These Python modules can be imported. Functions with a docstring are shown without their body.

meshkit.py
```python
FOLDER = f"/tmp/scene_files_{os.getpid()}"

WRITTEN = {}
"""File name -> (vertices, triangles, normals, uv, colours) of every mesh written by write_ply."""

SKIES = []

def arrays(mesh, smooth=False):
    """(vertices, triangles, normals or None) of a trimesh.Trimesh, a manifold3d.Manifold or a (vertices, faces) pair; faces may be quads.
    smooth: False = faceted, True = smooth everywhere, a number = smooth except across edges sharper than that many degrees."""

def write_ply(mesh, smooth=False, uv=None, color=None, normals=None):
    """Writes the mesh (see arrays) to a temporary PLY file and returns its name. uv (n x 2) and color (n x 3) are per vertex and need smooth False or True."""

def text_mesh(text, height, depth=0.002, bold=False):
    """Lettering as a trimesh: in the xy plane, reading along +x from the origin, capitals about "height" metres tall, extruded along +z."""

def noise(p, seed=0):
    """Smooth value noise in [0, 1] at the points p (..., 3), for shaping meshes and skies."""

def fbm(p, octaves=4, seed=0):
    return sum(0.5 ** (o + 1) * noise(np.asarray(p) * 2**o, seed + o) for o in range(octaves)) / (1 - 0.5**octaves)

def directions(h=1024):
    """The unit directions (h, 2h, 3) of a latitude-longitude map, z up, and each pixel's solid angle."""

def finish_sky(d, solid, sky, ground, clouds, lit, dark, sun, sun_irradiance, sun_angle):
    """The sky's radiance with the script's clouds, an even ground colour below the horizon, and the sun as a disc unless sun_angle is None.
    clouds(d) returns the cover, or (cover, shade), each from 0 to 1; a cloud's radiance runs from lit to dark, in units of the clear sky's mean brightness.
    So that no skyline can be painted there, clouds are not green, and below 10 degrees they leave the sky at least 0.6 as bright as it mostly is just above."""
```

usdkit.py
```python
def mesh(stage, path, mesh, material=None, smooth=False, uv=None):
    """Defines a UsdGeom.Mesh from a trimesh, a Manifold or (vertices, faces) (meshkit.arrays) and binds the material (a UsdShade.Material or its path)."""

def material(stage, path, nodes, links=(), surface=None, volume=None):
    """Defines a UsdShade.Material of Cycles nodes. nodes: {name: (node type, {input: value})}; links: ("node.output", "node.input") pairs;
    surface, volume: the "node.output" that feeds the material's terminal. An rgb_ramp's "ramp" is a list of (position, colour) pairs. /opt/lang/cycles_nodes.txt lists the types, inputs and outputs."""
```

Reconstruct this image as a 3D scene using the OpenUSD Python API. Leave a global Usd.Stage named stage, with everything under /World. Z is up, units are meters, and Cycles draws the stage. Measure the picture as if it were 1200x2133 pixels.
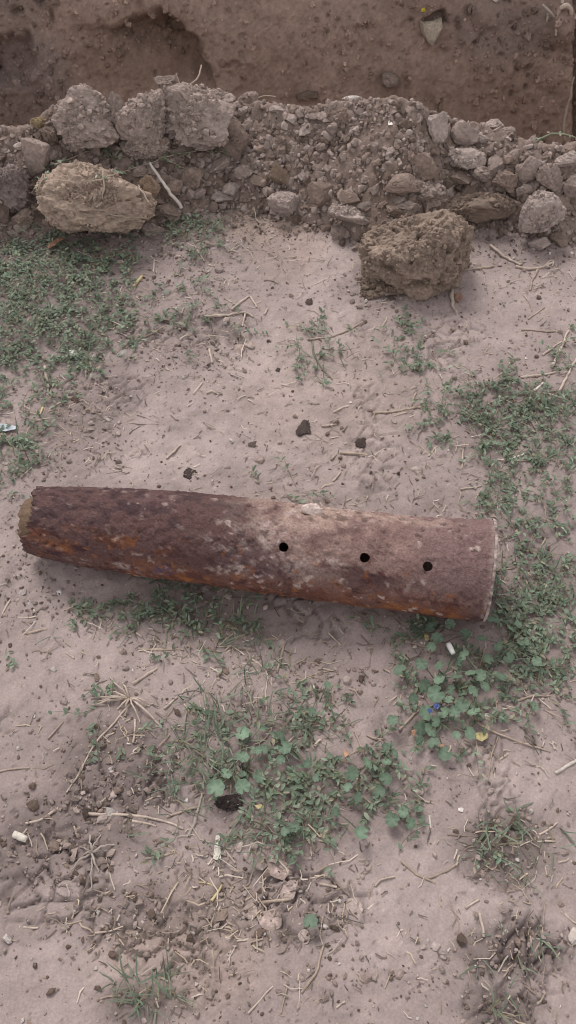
import math, random
import numpy as np, trimesh, manifold3d
from scipy.spatial import cKDTree
import usdkit, meshkit
from pxr import Usd, UsdGeom, UsdLux, UsdShade, Sdf, Gf, Vt

stage = Usd.Stage.CreateInMemory()
UsdGeom.SetStageUpAxis(stage, 'Z')
UsdGeom.Xform.Define(stage, '/World')
UsdGeom.Scope.Define(stage, '/World/Looks')

# ---------------------------------------------------------------- camera, sky, sun, exposure
CAM_H, PITCH, FPX, PW, PH = 1.45, math.radians(55.0), 1924.0, 1200.0, 2133.0
EXPOSURE = 0.92
cam = UsdGeom.Camera.Define(stage, '/World/camera')
cam.AddTranslateOp().Set((0, 0, CAM_H))
cam.AddRotateXOp().Set(90 - math.degrees(PITCH))
cam.CreateFocalLengthAttr(28.0)
cam.CreateHorizontalApertureAttr(28.0 * PW / FPX)
cam.CreateClippingRangeAttr((0.02, 2000.0))
cam.CreateExposureAttr(EXPOSURE)

SUN_EL, SUN_AZ = math.radians(52), math.radians(-24)          # azimuth = atan2(x, y) of the direction towards the sun
dome = UsdLux.DomeLight.Define(stage, '/World/sky')
dome.GetPrim().SetCustomDataByKey('kind', 'structure')
dm = usdkit.material(stage, '/World/Looks/sky_overcast', {
    'sky': ('sky_texture', {'sky_type': 'single_scattering', 'sun_disc': False, 'sun_elevation': SUN_EL, 'sun_rotation': SUN_AZ}),
    'tc': ('texture_coordinate', {}),
    'n': ('noise_texture', {'scale': 2.2, 'detail': 4.0}),
    'cl': ('rgb_ramp', {'ramp': [(0.25, (3.6, 3.55, 3.6)), (0.75, (6.0, 5.9, 5.85))]}),
    'mx': ('mix_color', {'fac': 0.9}),
    'bg': ('background_shader', {'strength': 0.1})},
    [('tc.generated', 'n.vector'), ('n.fac', 'cl.fac'), ('sky.color', 'mx.a'), ('cl.color', 'mx.b'), ('mx.result', 'bg.color')], surface='bg.background')
UsdShade.MaterialBindingAPI.Apply(dome.GetPrim()).Bind(dm)
sun = UsdLux.DistantLight.Define(stage, '/World/sun')
sun.CreateIntensityAttr(0.40); sun.CreateAngleAttr(24.0); sun.CreateNormalizeAttr(True)
sun.CreateColorAttr(Gf.Vec3f(1.0, 0.975, 0.95))
sun.AddRotateZOp().Set(-math.degrees(SUN_AZ))
sun.AddRotateXOp().Set(-(90 - math.degrees(SUN_EL)))

# ---------------------------------------------------------------- helpers
rng = np.random.default_rng(7)
_used = {}
def numbered(path):
    n = _used.get(path, 0); _used[path] = n + 1
    return path if n == 0 else f'{path}_{n:03d}'

def normals_of(V, F):
    fn = np.cross(V[F[:, 1]] - V[F[:, 0]], V[F[:, 2]] - V[F[:, 0]])
    n = np.zeros_like(V)
    for k in range(3):
        for a in range(3):
            n[:, a] += np.bincount(F[:, k], fn[:, a], len(V))
    l = np.linalg.norm(n, axis=1, keepdims=True)
    return np.where(l > 1e-20, n / np.maximum(l, 1e-20), [0, 0, 1.0])

def put(name, V, F, mat, parent='/World', smooth=True, tint=None, origin=None, norm=None):
    """ONE Mesh prim; vertices are given in the world (or the parent's) space and stored about origin."""
    path = numbered(f'{parent}/{name}')
    V = np.asarray(V, float); F = np.asarray(F, int)
    m = UsdGeom.Mesh.Define(stage, path)
    if origin is not None:
        V = V - np.asarray(origin); m.AddTranslateOp().Set(Gf.Vec3d(*map(float, origin)))
    m.CreatePointsAttr(Vt.Vec3fArray.FromNumpy(V.astype(np.float32)))
    m.CreateFaceVertexCountsAttr(Vt.IntArray.FromNumpy(np.full(len(F), 3, np.int32)))
    m.CreateFaceVertexIndicesAttr(Vt.IntArray.FromNumpy(F.astype(np.int32).ravel()))
    m.CreateSubdivisionSchemeAttr('none')
    if smooth:
        n = normals_of(V, F) if norm is None else norm
        m.CreateNormalsAttr(Vt.Vec3fArray.FromNumpy(n.astype(np.float32))); m.SetNormalsInterpolation('vertex')
    if tint is not None:
        UsdGeom.PrimvarsAPI(m).CreatePrimvar('tint', Sdf.ValueTypeNames.Color3fArray, 'vertex').Set(Vt.Vec3fArray.FromNumpy(np.asarray(tint, np.float32)))
    UsdShade.MaterialBindingAPI.Apply(m.GetPrim()).Bind(mat)
    return m.GetPrim()

def tag(p, label=None, cat=None, group=None, kind=None):
    for k, v in (('label', label), ('category', cat), ('group', group), ('kind', kind)):
        if v: p.SetCustomDataByKey(k, v)
    return p

def xform(name, loc, label, cat, group=None):
    x = UsdGeom.Xform.Define(stage, numbered('/World/' + name)); x.AddTranslateOp().Set(Gf.Vec3d(*map(float, loc)))
    return tag(x.GetPrim(), label, cat, group)

def noise2(x, y, s, seed=0, oct=1):
    p = np.stack([np.asarray(x) * s, np.asarray(y) * s, np.full(np.shape(x), 0.37)], -1)
    return meshkit.noise(p, seed) if oct == 1 else meshkit.fbm(p, oct, seed)

def sstep(a, b, x):
    t = np.clip((x - a) / (b - a), 0, 1); return t * t * (3 - 2 * t)

# pixel of the photograph (1200 x 2133) <-> the world
CP, SP = math.cos(PITCH), math.sin(PITCH)
FWD, UP = np.array([0, CP, -SP]), np.array([0, SP, CP])
def ray(px, py):
    a, b = (px - PW / 2) / FPX, (PH / 2 - py) / FPX
    d = np.stack([a, CP + b * SP, -SP + b * CP], -1) if np.ndim(a) else np.array([a, CP + b * SP, -SP + b * CP])
    return d
def to_px(x, y, z):
    dz = z - CAM_H
    dep = y * CP - dz * SP
    dep = np.where(np.abs(dep) < 1e-3, 1e-3, dep)
    return PW / 2 + FPX * x / dep, PH / 2 - FPX * (y * SP + dz * CP) / dep
def mpp(p):                                                   # metres per photograph pixel at a point
    return float((p[1] * CP - (p[2] - CAM_H) * SP) / FPX)

# ---------------------------------------------------------------- where things grow and lie, traced on the trampled ground
def blobs(px, py, lst, soft=0.45):
    out = np.zeros(np.shape(px))
    for cx, cy, rx, ry, w in lst:
        d = np.sqrt(((px - cx) / rx) ** 2 + ((py - cy) / ry) ** 2)
        out = np.maximum(out, w * (1 - sstep(1 - soft, 1 + soft, d)))
    return out
KNOT = [(70, 600, 190, 120, 1), (60, 720, 160, 60, .9), (190, 590, 90, 60, 1), (110, 500, 160, 45, .55), (225, 690, 70, 60, .6), (30, 950, 60, 50, .8), (40, 850, 90, 60, .45),
        (410, 490, 60, 35, .5), (380, 640, 80, 60, .22), (660, 740, 45, 40, .22), (650, 690, 80, 25, .18),
        (845, 690, 25, 45, .5), (865, 750, 45, 35, .5), (895, 800, 50, 30, .5), (1060, 850, 120, 50, .95), (960, 865, 60, 30, .7), (1110, 925, 110, 45, .95), (950, 910, 35, 14, .8),
        (1060, 960, 40, 60, .8), (1170, 960, 70, 50, .8), (1030, 1050, 60, 50, .55), (1040, 1010, 35, 50, .4), (1150, 1060, 30, 90, .3), (1100, 1110, 60, 60, .35), (1120, 1180, 80, 60, .6), (1170, 1250, 60, 60, .8),
        (1110, 1270, 90, 60, .85), (1150, 1350, 80, 80, .8), (1060, 1380, 90, 60, .8), (960, 1440, 110, 60, .5), (1100, 1430, 80, 50, .6), (900, 1520, 70, 60, .5), (1090, 1475, 80, 25, .45),
        (1000, 1300, 100, 25, .7), (860, 1310, 60, 25, .5), (580, 1020, 50, 16, .3), (250, 1265, 85, 30, .55), (200, 1270, 60, 25, .45), (340, 1225, 90, 25, .4), (400, 1240, 60, 25, .4), (440, 1290, 120, 45, .35),
        (410, 1330, 90, 30, .25), (210, 1480, 50, 30, .4), (250, 1530, 60, 35, .25), (620, 1470, 75, 45, .55), (470, 1560, 95, 70, .45), (560, 1620, 130, 80, .6), (640, 1640, 130, 80, .75), (700, 1660, 100, 70, .6),
        (610, 1710, 130, 60, .7), (770, 1610, 60, 60, .5), (820, 1680, 60, 50, .55), (860, 1750, 40, 40, .3), (790, 1600, 40, 60, .4), (750, 1740, 80, 40, .3), (10, 1355, 30, 20, .5), (1060, 1770, 60, 50, .25), (340, 1740, 60, 40, .15), (1180, 760, 30, 60, .25), (20, 1010, 60, 30, .3)]
GRASS = [(60, 610, 150, 90, .25), (420, 480, 50, 35, .8), (420, 1570, 80, 70, .9), (400, 1620, 80, 50, .8), (450, 1680, 80, 50, .8), (430, 1500, 70, 60, .45), (560, 1720, 130, 50, .5), (640, 1560, 60, 60, .4), (600, 1490, 90, 60, .5),
         (330, 1700, 90, 40, .2), (400, 1280, 140, 40, .4), (480, 1340, 80, 50, .4), (560, 1420, 60, 70, .4), (1060, 1760, 85, 65, .7), (1060, 1960, 80, 40, .35), (1050, 2100, 50, 40, .45), (285, 2085, 60, 40, 1.0), (320, 2060, 50, 40, .6), (1090, 870, 110, 60, .5),
         (1120, 1240, 80, 100, .4), (1140, 950, 80, 40, .4), (230, 1260, 60, 25, .4), (540, 1920, 60, 30, .2), (670, 720, 60, 60, .12), (1020, 1400, 80, 50, .4), (200, 700, 60, 50, .3), (420, 1690, 60, 50, .6), (1040, 1040, 50, 40, .4), (85, 1335, 25, 15, .3), (35, 950, 50, 40, .3)]
DRY = [(330, 640, 150, 90, .35), (420, 720, 150, 80, .35), (130, 860, 130, 90, .6), (180, 940, 120, 50, .5), (420, 1340, 200, 70, .5), (560, 1400, 90, 90, .9), (450, 1470, 120, 70, .7), (260, 1550, 120, 60, .5), (560, 1740, 160, 50, .8), (480, 1830, 160, 90, .9),
       (560, 1900, 180, 100, .9), (260, 1910, 160, 70, .8), (700, 1800, 90, 60, .6), (1060, 1780, 110, 90, .9), (1060, 1980, 120, 70, .6), (1080, 2060, 90, 70, .5), (820, 2010, 200, 100, .25), (1090, 560, 120, 60, .3), (1010, 870, 180, 110, .4), (820, 940, 300, 140, .18), (380, 560, 160, 100, .3),
       (690, 1360, 120, 90, .3), (860, 1340, 80, 50, .8), (840, 1400, 50, 60, .6), (640, 1500, 90, 60, .6), (1050, 1530, 160, 90, .35), (1100, 1430, 110, 60, .5), (640, 1040, 160, 30, .35), (1000, 1060, 120, 60, .4), (1060, 1190, 60, 110, .6), (200, 1290, 160, 40, .5), (360, 2030, 160, 90, .4), (640, 2020, 100, 70, .4), (600, 1200, 620, 1050, .11),
       (90, 480, 200, 60, .4), (330, 500, 160, 60, .5), (540, 480, 140, 60, .4)]
CRUMB = [(230, 1650, 110, 70, 1), (250, 1570, 110, 60, .6), (150, 1720, 130, 70, 1), (60, 1790, 110, 60, .9), (70, 1700, 70, 60, .7), (180, 1790, 90, 50, .7), (290, 1900, 140, 70, .45), (190, 1960, 80, 40, .6), (560, 1880, 130, 100, .6), (620, 1920, 110, 70, .6), (560, 1990, 160, 80, .45),
         (690, 1410, 80, 60, .35), (1060, 1780, 100, 80, .5), (1060, 1980, 110, 70, .6), (1050, 2100, 100, 50, .6), (400, 1980, 120, 90, .4), (200, 870, 60, 90, .5), (150, 950, 120, 40, .45), (800, 600, 120, 35, .9), (600, 450, 130, 40, .7), (330, 500, 160, 40, .6), (1060, 500, 120, 30, .5), (60, 490, 120, 40, .6), (430, 400, 100, 50, .6),
         (330, 560, 150, 80, .25), (400, 720, 140, 70, .25), (30, 1100, 60, 200, .2), (90, 1240, 110, 50, .4), (720, 2040, 220, 60, .3), (400, 2090, 160, 60, .35)]
DARK = [(230, 1590, 120, 110, .75), (160, 1730, 150, 80, .6), (60, 1790, 90, 60, .5), (1050, 1770, 95, 75, .75), (1050, 1975, 110, 55, .75), (1050, 2095, 80, 50, .75), (280, 2090, 80, 50, .6), (500, 1560, 160, 120, .35), (620, 1660, 180, 110, .45), (450, 1290, 160, 60, .35), (560, 1890, 150, 90, .3),
        (270, 1900, 140, 60, .35), (70, 620, 230, 140, .45), (160, 900, 110, 110, .3), (1090, 890, 150, 80, .3), (1110, 1250, 110, 180, .3), (980, 1440, 170, 100, .3), (230, 780, 60, 50, .35), (330, 720, 120, 60, .2), (690, 1400, 90, 60, .2), (800, 610, 130, 40, .3), (790, 1680, 90, 60, .3), (640, 740, 60, 60, .15), (850, 750, 60, 80, .12), (400, 500, 160, 70, .2), (1095, 520, 100, 30, .25)]
PALE = [(690, 620, 60, 110, .8), (600, 760, 120, 110, .6), (420, 900, 170, 90, .6), (260, 950, 150, 50, .5), (620, 930, 260, 70, .35), (750, 1330, 130, 50, .3), (900, 1850, 200, 90, .5), (1100, 1620, 120, 60, .4), (120, 1420, 150, 110, .35), (160, 2000, 220, 60, .25), (960, 600, 180, 60, .3), (820, 820, 200, 100, .25), (1080, 1060, 40, 40, .4), (150, 1880, 80, 40, .35), (330, 800, 100, 60, .25), (850, 1980, 200, 60, .3)]
TAN = [(560, 450, 120, 50, .8), (600, 520, 80, 50, .4), (380, 2000, 170, 110, .5), (700, 800, 200, 120, .25), (860, 560, 100, 60, .4), (560, 1060, 200, 30, .2), (420, 1900, 120, 80, .35)]

def in_view(px, py, x, y):
    return (px > -40) & (px < 1240) & (py > -100) & (py < 2200) & (y > -0.2)
def mask(x, y, lst, wild, seed):
    """traced patches inside the photographed ground, patches of the same kind scattered outside it"""
    x, y = np.broadcast_arrays(np.asarray(x, float), np.asarray(y, float))
    px, py = to_px(x, y, 0.0)
    w = sstep(0.50, 0.64, noise2(x, y, 2.6, 40 + seed, 3)) * wild
    wob = 34 * (noise2(x, y, 14, 50 + seed, 2) - .5), 34 * (noise2(x, y, 14, 60 + seed, 2) - .5)
    return np.where(in_view(px, py, x, y), blobs(px + wob[0], py + wob[1], lst), w)

# the traced lie of the spoil heap: its foot and its ridge
HX = [-40, 60, 130, 180, 215, 250, 330, 390, 440, 490, 530, 580, 640, 700, 760, 820, 860, 900, 950, 1000, 1050, 1090, 1150, 1240]
HR = [275, 268, 210, 205, 210, 222, 205, 205, 200, 215, 215, 228, 232, 222, 204, 204, 212, 236, 256, 262, 280, 302, 302, 300]
HF = [490, 488, 478, 474, 474, 476, 470, 446, 432, 428, 440, 452, 462, 486, 520, 546, 540, 500, 462, 466, 478, 486, 492, 494]
SLOPE = 0.80
_f, _r = [], []
for hx, hr, hf in zip(HX, HR, HF):
    d = ray(hx, hf); t = CAM_H / -d[2]; yf = t * d[1]; _f.append((t * d[0], yf))
    d = ray(hx, hr); t = (CAM_H + yf * SLOPE) / (SLOPE * d[1] - d[2]); _r.append((t * d[0], t * d[1], CAM_H + t * d[2]))
_f, _r = np.array(_f), np.array(_r)
foot_y = lambda x: np.interp(x, _f[:, 0], _f[:, 1])
ridge_y = lambda x: np.interp(x, _r[:, 0], _r[:, 1])
ridge_z = lambda x: np.interp(x, _r[:, 0], _r[:, 2])
ends = lambda x: 1 - sstep(3.0, 4.2, np.abs(x))
lip_y = lambda x: ridge_y(x) + 0.03

PIPE_A, PIPE_B = np.array([-0.50, 1.03]), np.array([0.40, 0.90])
def ground_z(x, y):
    """height of the trampled ground, without its finest crumbs"""
    x, y = np.broadcast_arrays(np.asarray(x, float), np.asarray(y, float))
    ab = PIPE_B - PIPE_A; t = np.clip(((x - PIPE_A[0]) * ab[0] + (y - PIPE_A[1]) * ab[1]) / (ab @ ab), -.1, 1.1)
    near = np.exp(-((x - PIPE_A[0] - t * ab[0]) ** 2 + (y - PIPE_A[1] - t * ab[1]) ** 2) / 0.12 ** 2)
    z = (0.05 * (noise2(x, y, 1.7, 1) - .5) + 0.034 * (noise2(x, y, 5.0, 2, 2) - .5)) * (1 - near) + 0.016 * (noise2(x, y, 15, 3, 2) - .5) * (1 - .6 * near)
    return z * np.exp(-np.maximum(np.hypot(x, y) - 20, 0) / 20)
def heap_z(x, y):
    x, y = np.broadcast_arrays(np.asarray(x, float), np.asarray(y, float))
    yf, yr, hr = foot_y(x), ridge_y(x), ridge_z(x)
    u = (y - yf) / (yr - yf)
    up = hr * np.where(u < 0, u * 1.2, np.where(u < 1, 1.02 * u ** 0.9 - 0.02 * u, 1))
    z = np.where(y > yr, hr - (y - yr) * np.minimum(2.2, .5 + 12 * (y - yr)), up)
    bump = 0.035 * (noise2(x, y, 9, 11, 2) - .5) + 0.016 * (noise2(x, y, 26, 12, 2) - .5)
    return np.maximum(z + bump * sstep(-.1, .3, u), -1.04) * ends(x) - 0.03 * (1 - ends(x))
def top_z(x, y):
    return np.maximum(ground_z(x, y), np.where(y > foot_y(x) - .12, heap_z(x, y), -1))
def on(px, py):
    """the point of the ground or the heap seen at a pixel"""
    d = ray(px, py); t = np.linspace(0.9, 4.2, 1400); P = np.array([0, 0, CAM_H]) + t[:, None] * d
    h = P[:, 2] - top_z(P[:, 0], P[:, 1]); i = int(np.argmax(h < 0)) if (h < 0).any() else len(t) - 1
    if i:
        a, b = h[i - 1], h[i]; P[i] = P[i - 1] + (P[i] - P[i - 1]) * a / (a - b + 1e-9)
    return P[i]

# ---------------------------------------------------------------- materials
def mat(name, nodes, links, surface='p.BSDF'):
    return usdkit.material(stage, '/World/Looks/' + name, nodes, links, surface=surface)
def simple(name, c, rough=.85, var=.35, scale=120., bump=.4, bscale=400., dist=.002, spec=.3, hue=None):
    """a matt natural surface: one colour, mottled darker and lighter, with a fine grain"""
    c = np.array(c); hue = c if hue is None else np.array(hue)
    return mat(name, {'g': ('geometry', {}), 'n': ('noise_texture', {'scale': scale, 'detail': 4.0, 'roughness': .6}),
        'r': ('rgb_ramp', {'ramp': [(.28, tuple(c * (1 - var))), (.5, tuple(c)), (.72, tuple(hue * (1 + var)))]}),
        'b': ('noise_texture', {'scale': bscale, 'detail': 3.0}), 'bp': ('bump', {'strength': bump, 'distance': dist}),
        'p': ('principled_bsdf', {'roughness': rough, 'specular_ior_level': spec})},
        [('g.position', 'n.vector'), ('n.fac', 'r.fac'), ('r.color', 'p.base_color'), ('g.position', 'b.vector'), ('b.fac', 'bp.height'), ('bp.normal', 'p.normal')])
def tinted(name, rough=.85, lo=.75, hi=1.25, scale=150., bump=.5, bscale=350., dist=.002, spec=.3, trans=0.):
    """base colour carried by the mesh, times a mottling"""
    nodes = {'g': ('geometry', {}), 'a': ('attribute', {'attribute': 'tint'}), 'n': ('noise_texture', {'scale': scale, 'detail': 4.0, 'roughness': .65}),
        'r': ('rgb_ramp', {'ramp': [(.3, (lo,) * 3), (.7, (hi,) * 3)]}), 'm': ('mix_color', {'blend_type': 'multiply', 'fac': 1.0}),
        'b': ('noise_texture', {'scale': bscale, 'detail': 3.0}), 'bp': ('bump', {'strength': bump, 'distance': dist}),
        'p': ('principled_bsdf', {'roughness': rough, 'specular_ior_level': spec})}
    links = [('g.position', 'n.vector'), ('n.fac', 'r.fac'), ('a.color', 'm.a'), ('r.color', 'm.b'), ('m.result', 'p.base_color'), ('g.position', 'b.vector'), ('b.fac', 'bp.height'), ('bp.normal', 'p.normal')]
    if not trans:
        return mat(name, nodes, links)
    nodes.update({'t': ('translucent_bsdf', {}), 'x': ('mix_closure', {'fac': trans})})
    return mat(name, nodes, links + [('m.result', 't.color'), ('p.BSDF', 'x.closure1'), ('t.BSDF', 'x.closure2')], 'x.closure')

M_soil = tinted('trampled_soil', .95, .84, 1.16, 260., .55, 700., .0016, .15)
M_heap = tinted('loose_soil', .95, .8, 1.2, 160., .7, 420., .003, .12)
M_wall = tinted('cut_earth', .95, .82, 1.18, 90., .6, 300., .004, .15)
M_clod = tinted('dry_clod', .95, .74, 1.26, 120., .8, 380., .003, .12)
M_veg = tinted('green_blade', .6, .85, 1.15, 90., .1, 300., .001, .35, .25)
M_straw = tinted('dry_straw', .7, .8, 1.2, 200., .3, 600., .0006, .3)
M_pipe = tinted('rusted_steel', .8, .66, 1.34, 260., .9, 420., .0018, .16)

# ================================================================ the setting
def grid_faces(nr, nc):
    i = np.arange(nr - 1)[:, None] * nc + np.arange(nc - 1)[None]
    i = i.ravel()
    return np.vstack([np.stack([i, i + 1, i + nc + 1], 1), np.stack([i, i + nc + 1, i + nc], 1)])
def spread(lo, hi, step, far, n=26):
    """lines every step from lo to hi, then ever wider out to +-far"""
    g = np.geomspace(step * 2, 1, n) - step * 2
    return np.concatenate([(lo - g[1:] * (far + lo))[::-1], np.arange(lo, hi + 1e-9, step), hi + g[1:] * (far - hi)])

PALE_C, MID_C, DARK_C, TAN_C = np.array([.345, .275, .258]), np.array([.258, .203, .190]), np.array([.110, .084, .078]), np.array([.31, .226, .178])
def soil_tint(x, y):
    n1, n2, n3 = noise2(x, y, 7, 21, 3), noise2(x, y, 45, 22, 3), noise2(x, y, 160, 23, 2)
    pale = np.clip(mask(x, y, PALE, .5, 1) + .05 + 1.5 * (n1 - .5), 0, 1)[..., None]
    dark = np.clip(1.35 * mask(x, y, DARK, .5, 2) * (.35 + 1.3 * n2) + .5 * sstep(.62, .8, n2) * mask(x, y, CRUMB, .4, 3), 0, 1)[..., None]
    tan = np.clip(mask(x, y, TAN, .2, 4) * (.5 + n2), 0, 1)[..., None]
    c = MID_C + (PALE_C - MID_C) * pale
    c = c + (TAN_C - c) * tan * .7
    c = c + (DARK_C - c) * dark * .74
    speck = sstep(.70, .80, n3)[..., None]; grit = sstep(.72, .84, noise2(x, y, 210, 24, 2))[..., None]
    c = c * (1 - .45 * speck) * (1 + .32 * grit) * (.78 + .44 * n2[..., None])
    c = c * (.80 + .40 * noise2(x, y, 17, 25, 3))[..., None]
    return np.clip(c, .02, .6)

# --- ground: one sheet, dense where the photograph looks, out to the horizon
gx = spread(-.88, .88, .004, 160)
gy0 = spread(-.12, 1.96, .004, 160)
gy0 = gy0[gy0 <= 1.9601]
NL = 14
X, Y = np.meshgrid(gx, gy0)
last = np.linspace(0, 1, NL + 1)[1:, None]
X = np.vstack([X, np.repeat(gx[None], NL, 0)])
Y = np.vstack([Y, 1.96 + last * (lip_y(gx)[None] - 1.96)])
Z = ground_z(X, Y)
fine = (np.abs(X) < 1.0) & (Y > -.2) & (Y < 2.05)
xf, yf = X[fine], Y[fine]
cr = mask(xf, yf, CRUMB, .5, 3)
fz = .0045 * (noise2(xf, yf, 42, 4, 2) - .5) + .0034 * (noise2(xf, yf, 110, 5) - .5)
fz += cr * (.010 * (noise2(xf, yf, 60, 6, 2) - .5) + .006 * (noise2(xf, yf, 125, 7) - .5))
# dried crust broken into plates in places: cracks along the borders of cells
cells = rng.uniform([-.95, -.2], [.95, 2.05], (5200, 2))
d2, _ = cKDTree(cells).query(np.stack([xf + .012 * noise2(xf, yf, 60, 8), yf + .012 * noise2(xf, yf, 60, 9)], 1), k=2)
edge = d2[:, 1] - d2[:, 0]
crk = np.clip(blobs(*to_px(xf, yf, 0.), [(620, 1880, 130, 90, 1), (360, 1960, 130, 90, 1), (80, 1860, 110, 60, .9), (740, 1890, 50, 50, .8), (900, 2040, 160, 60, .35), (660, 1300, 60, 50, .6), (420, 2060, 120, 70, .5), (60, 1780, 90, 60, .6), (230, 1640, 110, 70, .7), (1080, 1960, 120, 60, .6)]) - .5 * noise2(xf, yf, 18, 10, 2) + .8 * sstep(.56, .70, noise2(xf, yf, 6, 16, 2)), 0, 1)
fz -= .0095 * crk * (1 - sstep(.0005, .0055, edge))
Z[fine] += fz
T = np.empty(X.shape + (3,))
T[:] = soil_tint(X, Y)
tf = T[fine]; tf *= (1 - .45 * crk * (1 - sstep(.0005, .005, edge)))[:, None]; T[fine] = tf
V = np.stack([X, Y, Z], -1).reshape(-1, 3)
tag(put('ground', V, grid_faces(*X.shape), M_soil, tint=T.reshape(-1, 3)), 'trampled pale grey brown earth', kind='structure')

# --- spoil heap: the loose earth under the clods, falling away into the trench behind
hx = np.concatenate([np.linspace(-4.3, -1.16, 24), np.arange(-1.12, 1.1201, .005), np.linspace(1.16, 4.3, 24)])
hs = np.concatenate([np.arange(-.10, .42, .005), np.linspace(.43, 1.0, 24)])
X, S = np.meshgrid(hx, hs)
Y = foot_y(X) + S
Z = heap_z(X, Y)
fine = (np.abs(X) < 1.15) & (S < .45)
xf, yf, zf = X[fine], Y[fine], Z[fine]
amt = sstep(-.08, .04, S[fine])
cd, _ = cKDTree(rng.uniform([-1.2, 1.6], [1.2, 2.5], (9000, 2))).query(np.stack([xf, yf], 1), k=1)
Z[fine] += amt * (.012 * (noise2(xf, yf, 55, 13, 2) - .5) + .007 * (1 - np.clip(cd / .011, 0, 1.3) ** 2) * (noise2(xf, yf, 14, 14) > .35))
HEAP_C = np.array([.215, .162, .138])
n1, n2 = noise2(X, Y, 8, 25, 3), noise2(X, Y, 70, 26, 3)
px, py = to_px(X, Y, Z)
brown = np.clip(blobs(px, py, [(860, 400, 130, 60, .8), (700, 290, 130, 60, .35), (600, 300, 60, 50, .3), (400, 380, 90, 50, .7), (820, 470, 90, 40, .6), (930, 380, 120, 40, .6), (560, 430, 60, 40, .4)]) * (.4 + n2), 0, 1)[..., None]
C = HEAP_C * (.74 + .3 * n1 + .24 * n2)[..., None]
C = C + (np.array([.145, .100, .078]) - C) * brown * .8
tag(put('spoil_heap', np.stack([X, Y, Z], -1).reshape(-1, 3), grid_faces(*X.shape), M_heap, tint=C.reshape(-1, 3)), 'heap of loose dug earth along the edge of the trench', kind='structure')

# --- trench: its floor and far cut face
wx = np.concatenate([np.linspace(-4.6, -1.36, 26), np.arange(-1.32, 1.3201, .006), np.linspace(1.36, 4.6, 26)])
wt = np.concatenate([[-.35, -.2, -.1], np.linspace(0, .36, 26), np.arange(.364, 1.0001, .0048)])
X, Tt = np.meshgrid(wx, wt)
top = .12
z0 = np.where(Tt < 0, -1.0, -1.0 + (1.0 + top) * np.clip(Tt, 0, 1))
y0 = np.where(Tt < 0, 2.78 + Tt, 2.78 + .36 * np.clip(Tt, 0, 1))
PX, PY = to_px(X, y0, z0)
def hollow(poly, ramp, depth):
    """a dug hollow: convex outline in photograph pixels, one ramp width per edge"""
    out = np.full(X.shape, 1.0); n = len(poly)
    wobx, woby = 44 * (noise2(X, z0, 18, 31, 3) - .5), 44 * (noise2(X, z0, 18, 32, 3) - .5)
    for k in range(n):
        (ax, ay), (bx, by) = poly[k], poly[(k + 1) % n]
        L = math.hypot(bx - ax, by - ay)
        d = ((bx - ax) * (PY + woby - ay) - (by - ay) * (PX + wobx - ax)) / L
        out = np.minimum(out, sstep(0, ramp[k], d))
    return depth * out
disp = .05 * (noise2(X, z0, 2.2, 33, 2) - .5) + .045 * (noise2(X, z0, 7, 34, 3) - .5)
rough = np.clip(.60 + blobs(PX, PY, [(40, 160, 110, 110, 1), (30, 30, 80, 50, .8), (280, 60, 110, 60, .6), (1140, 60, 80, 80, 1), (1010, 90, 70, 60, .6), (880, 40, 60, 40, .5), (1080, 170, 100, 50, .5), (700, 70, 60, 40, .4)]), 0, 1)
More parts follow.
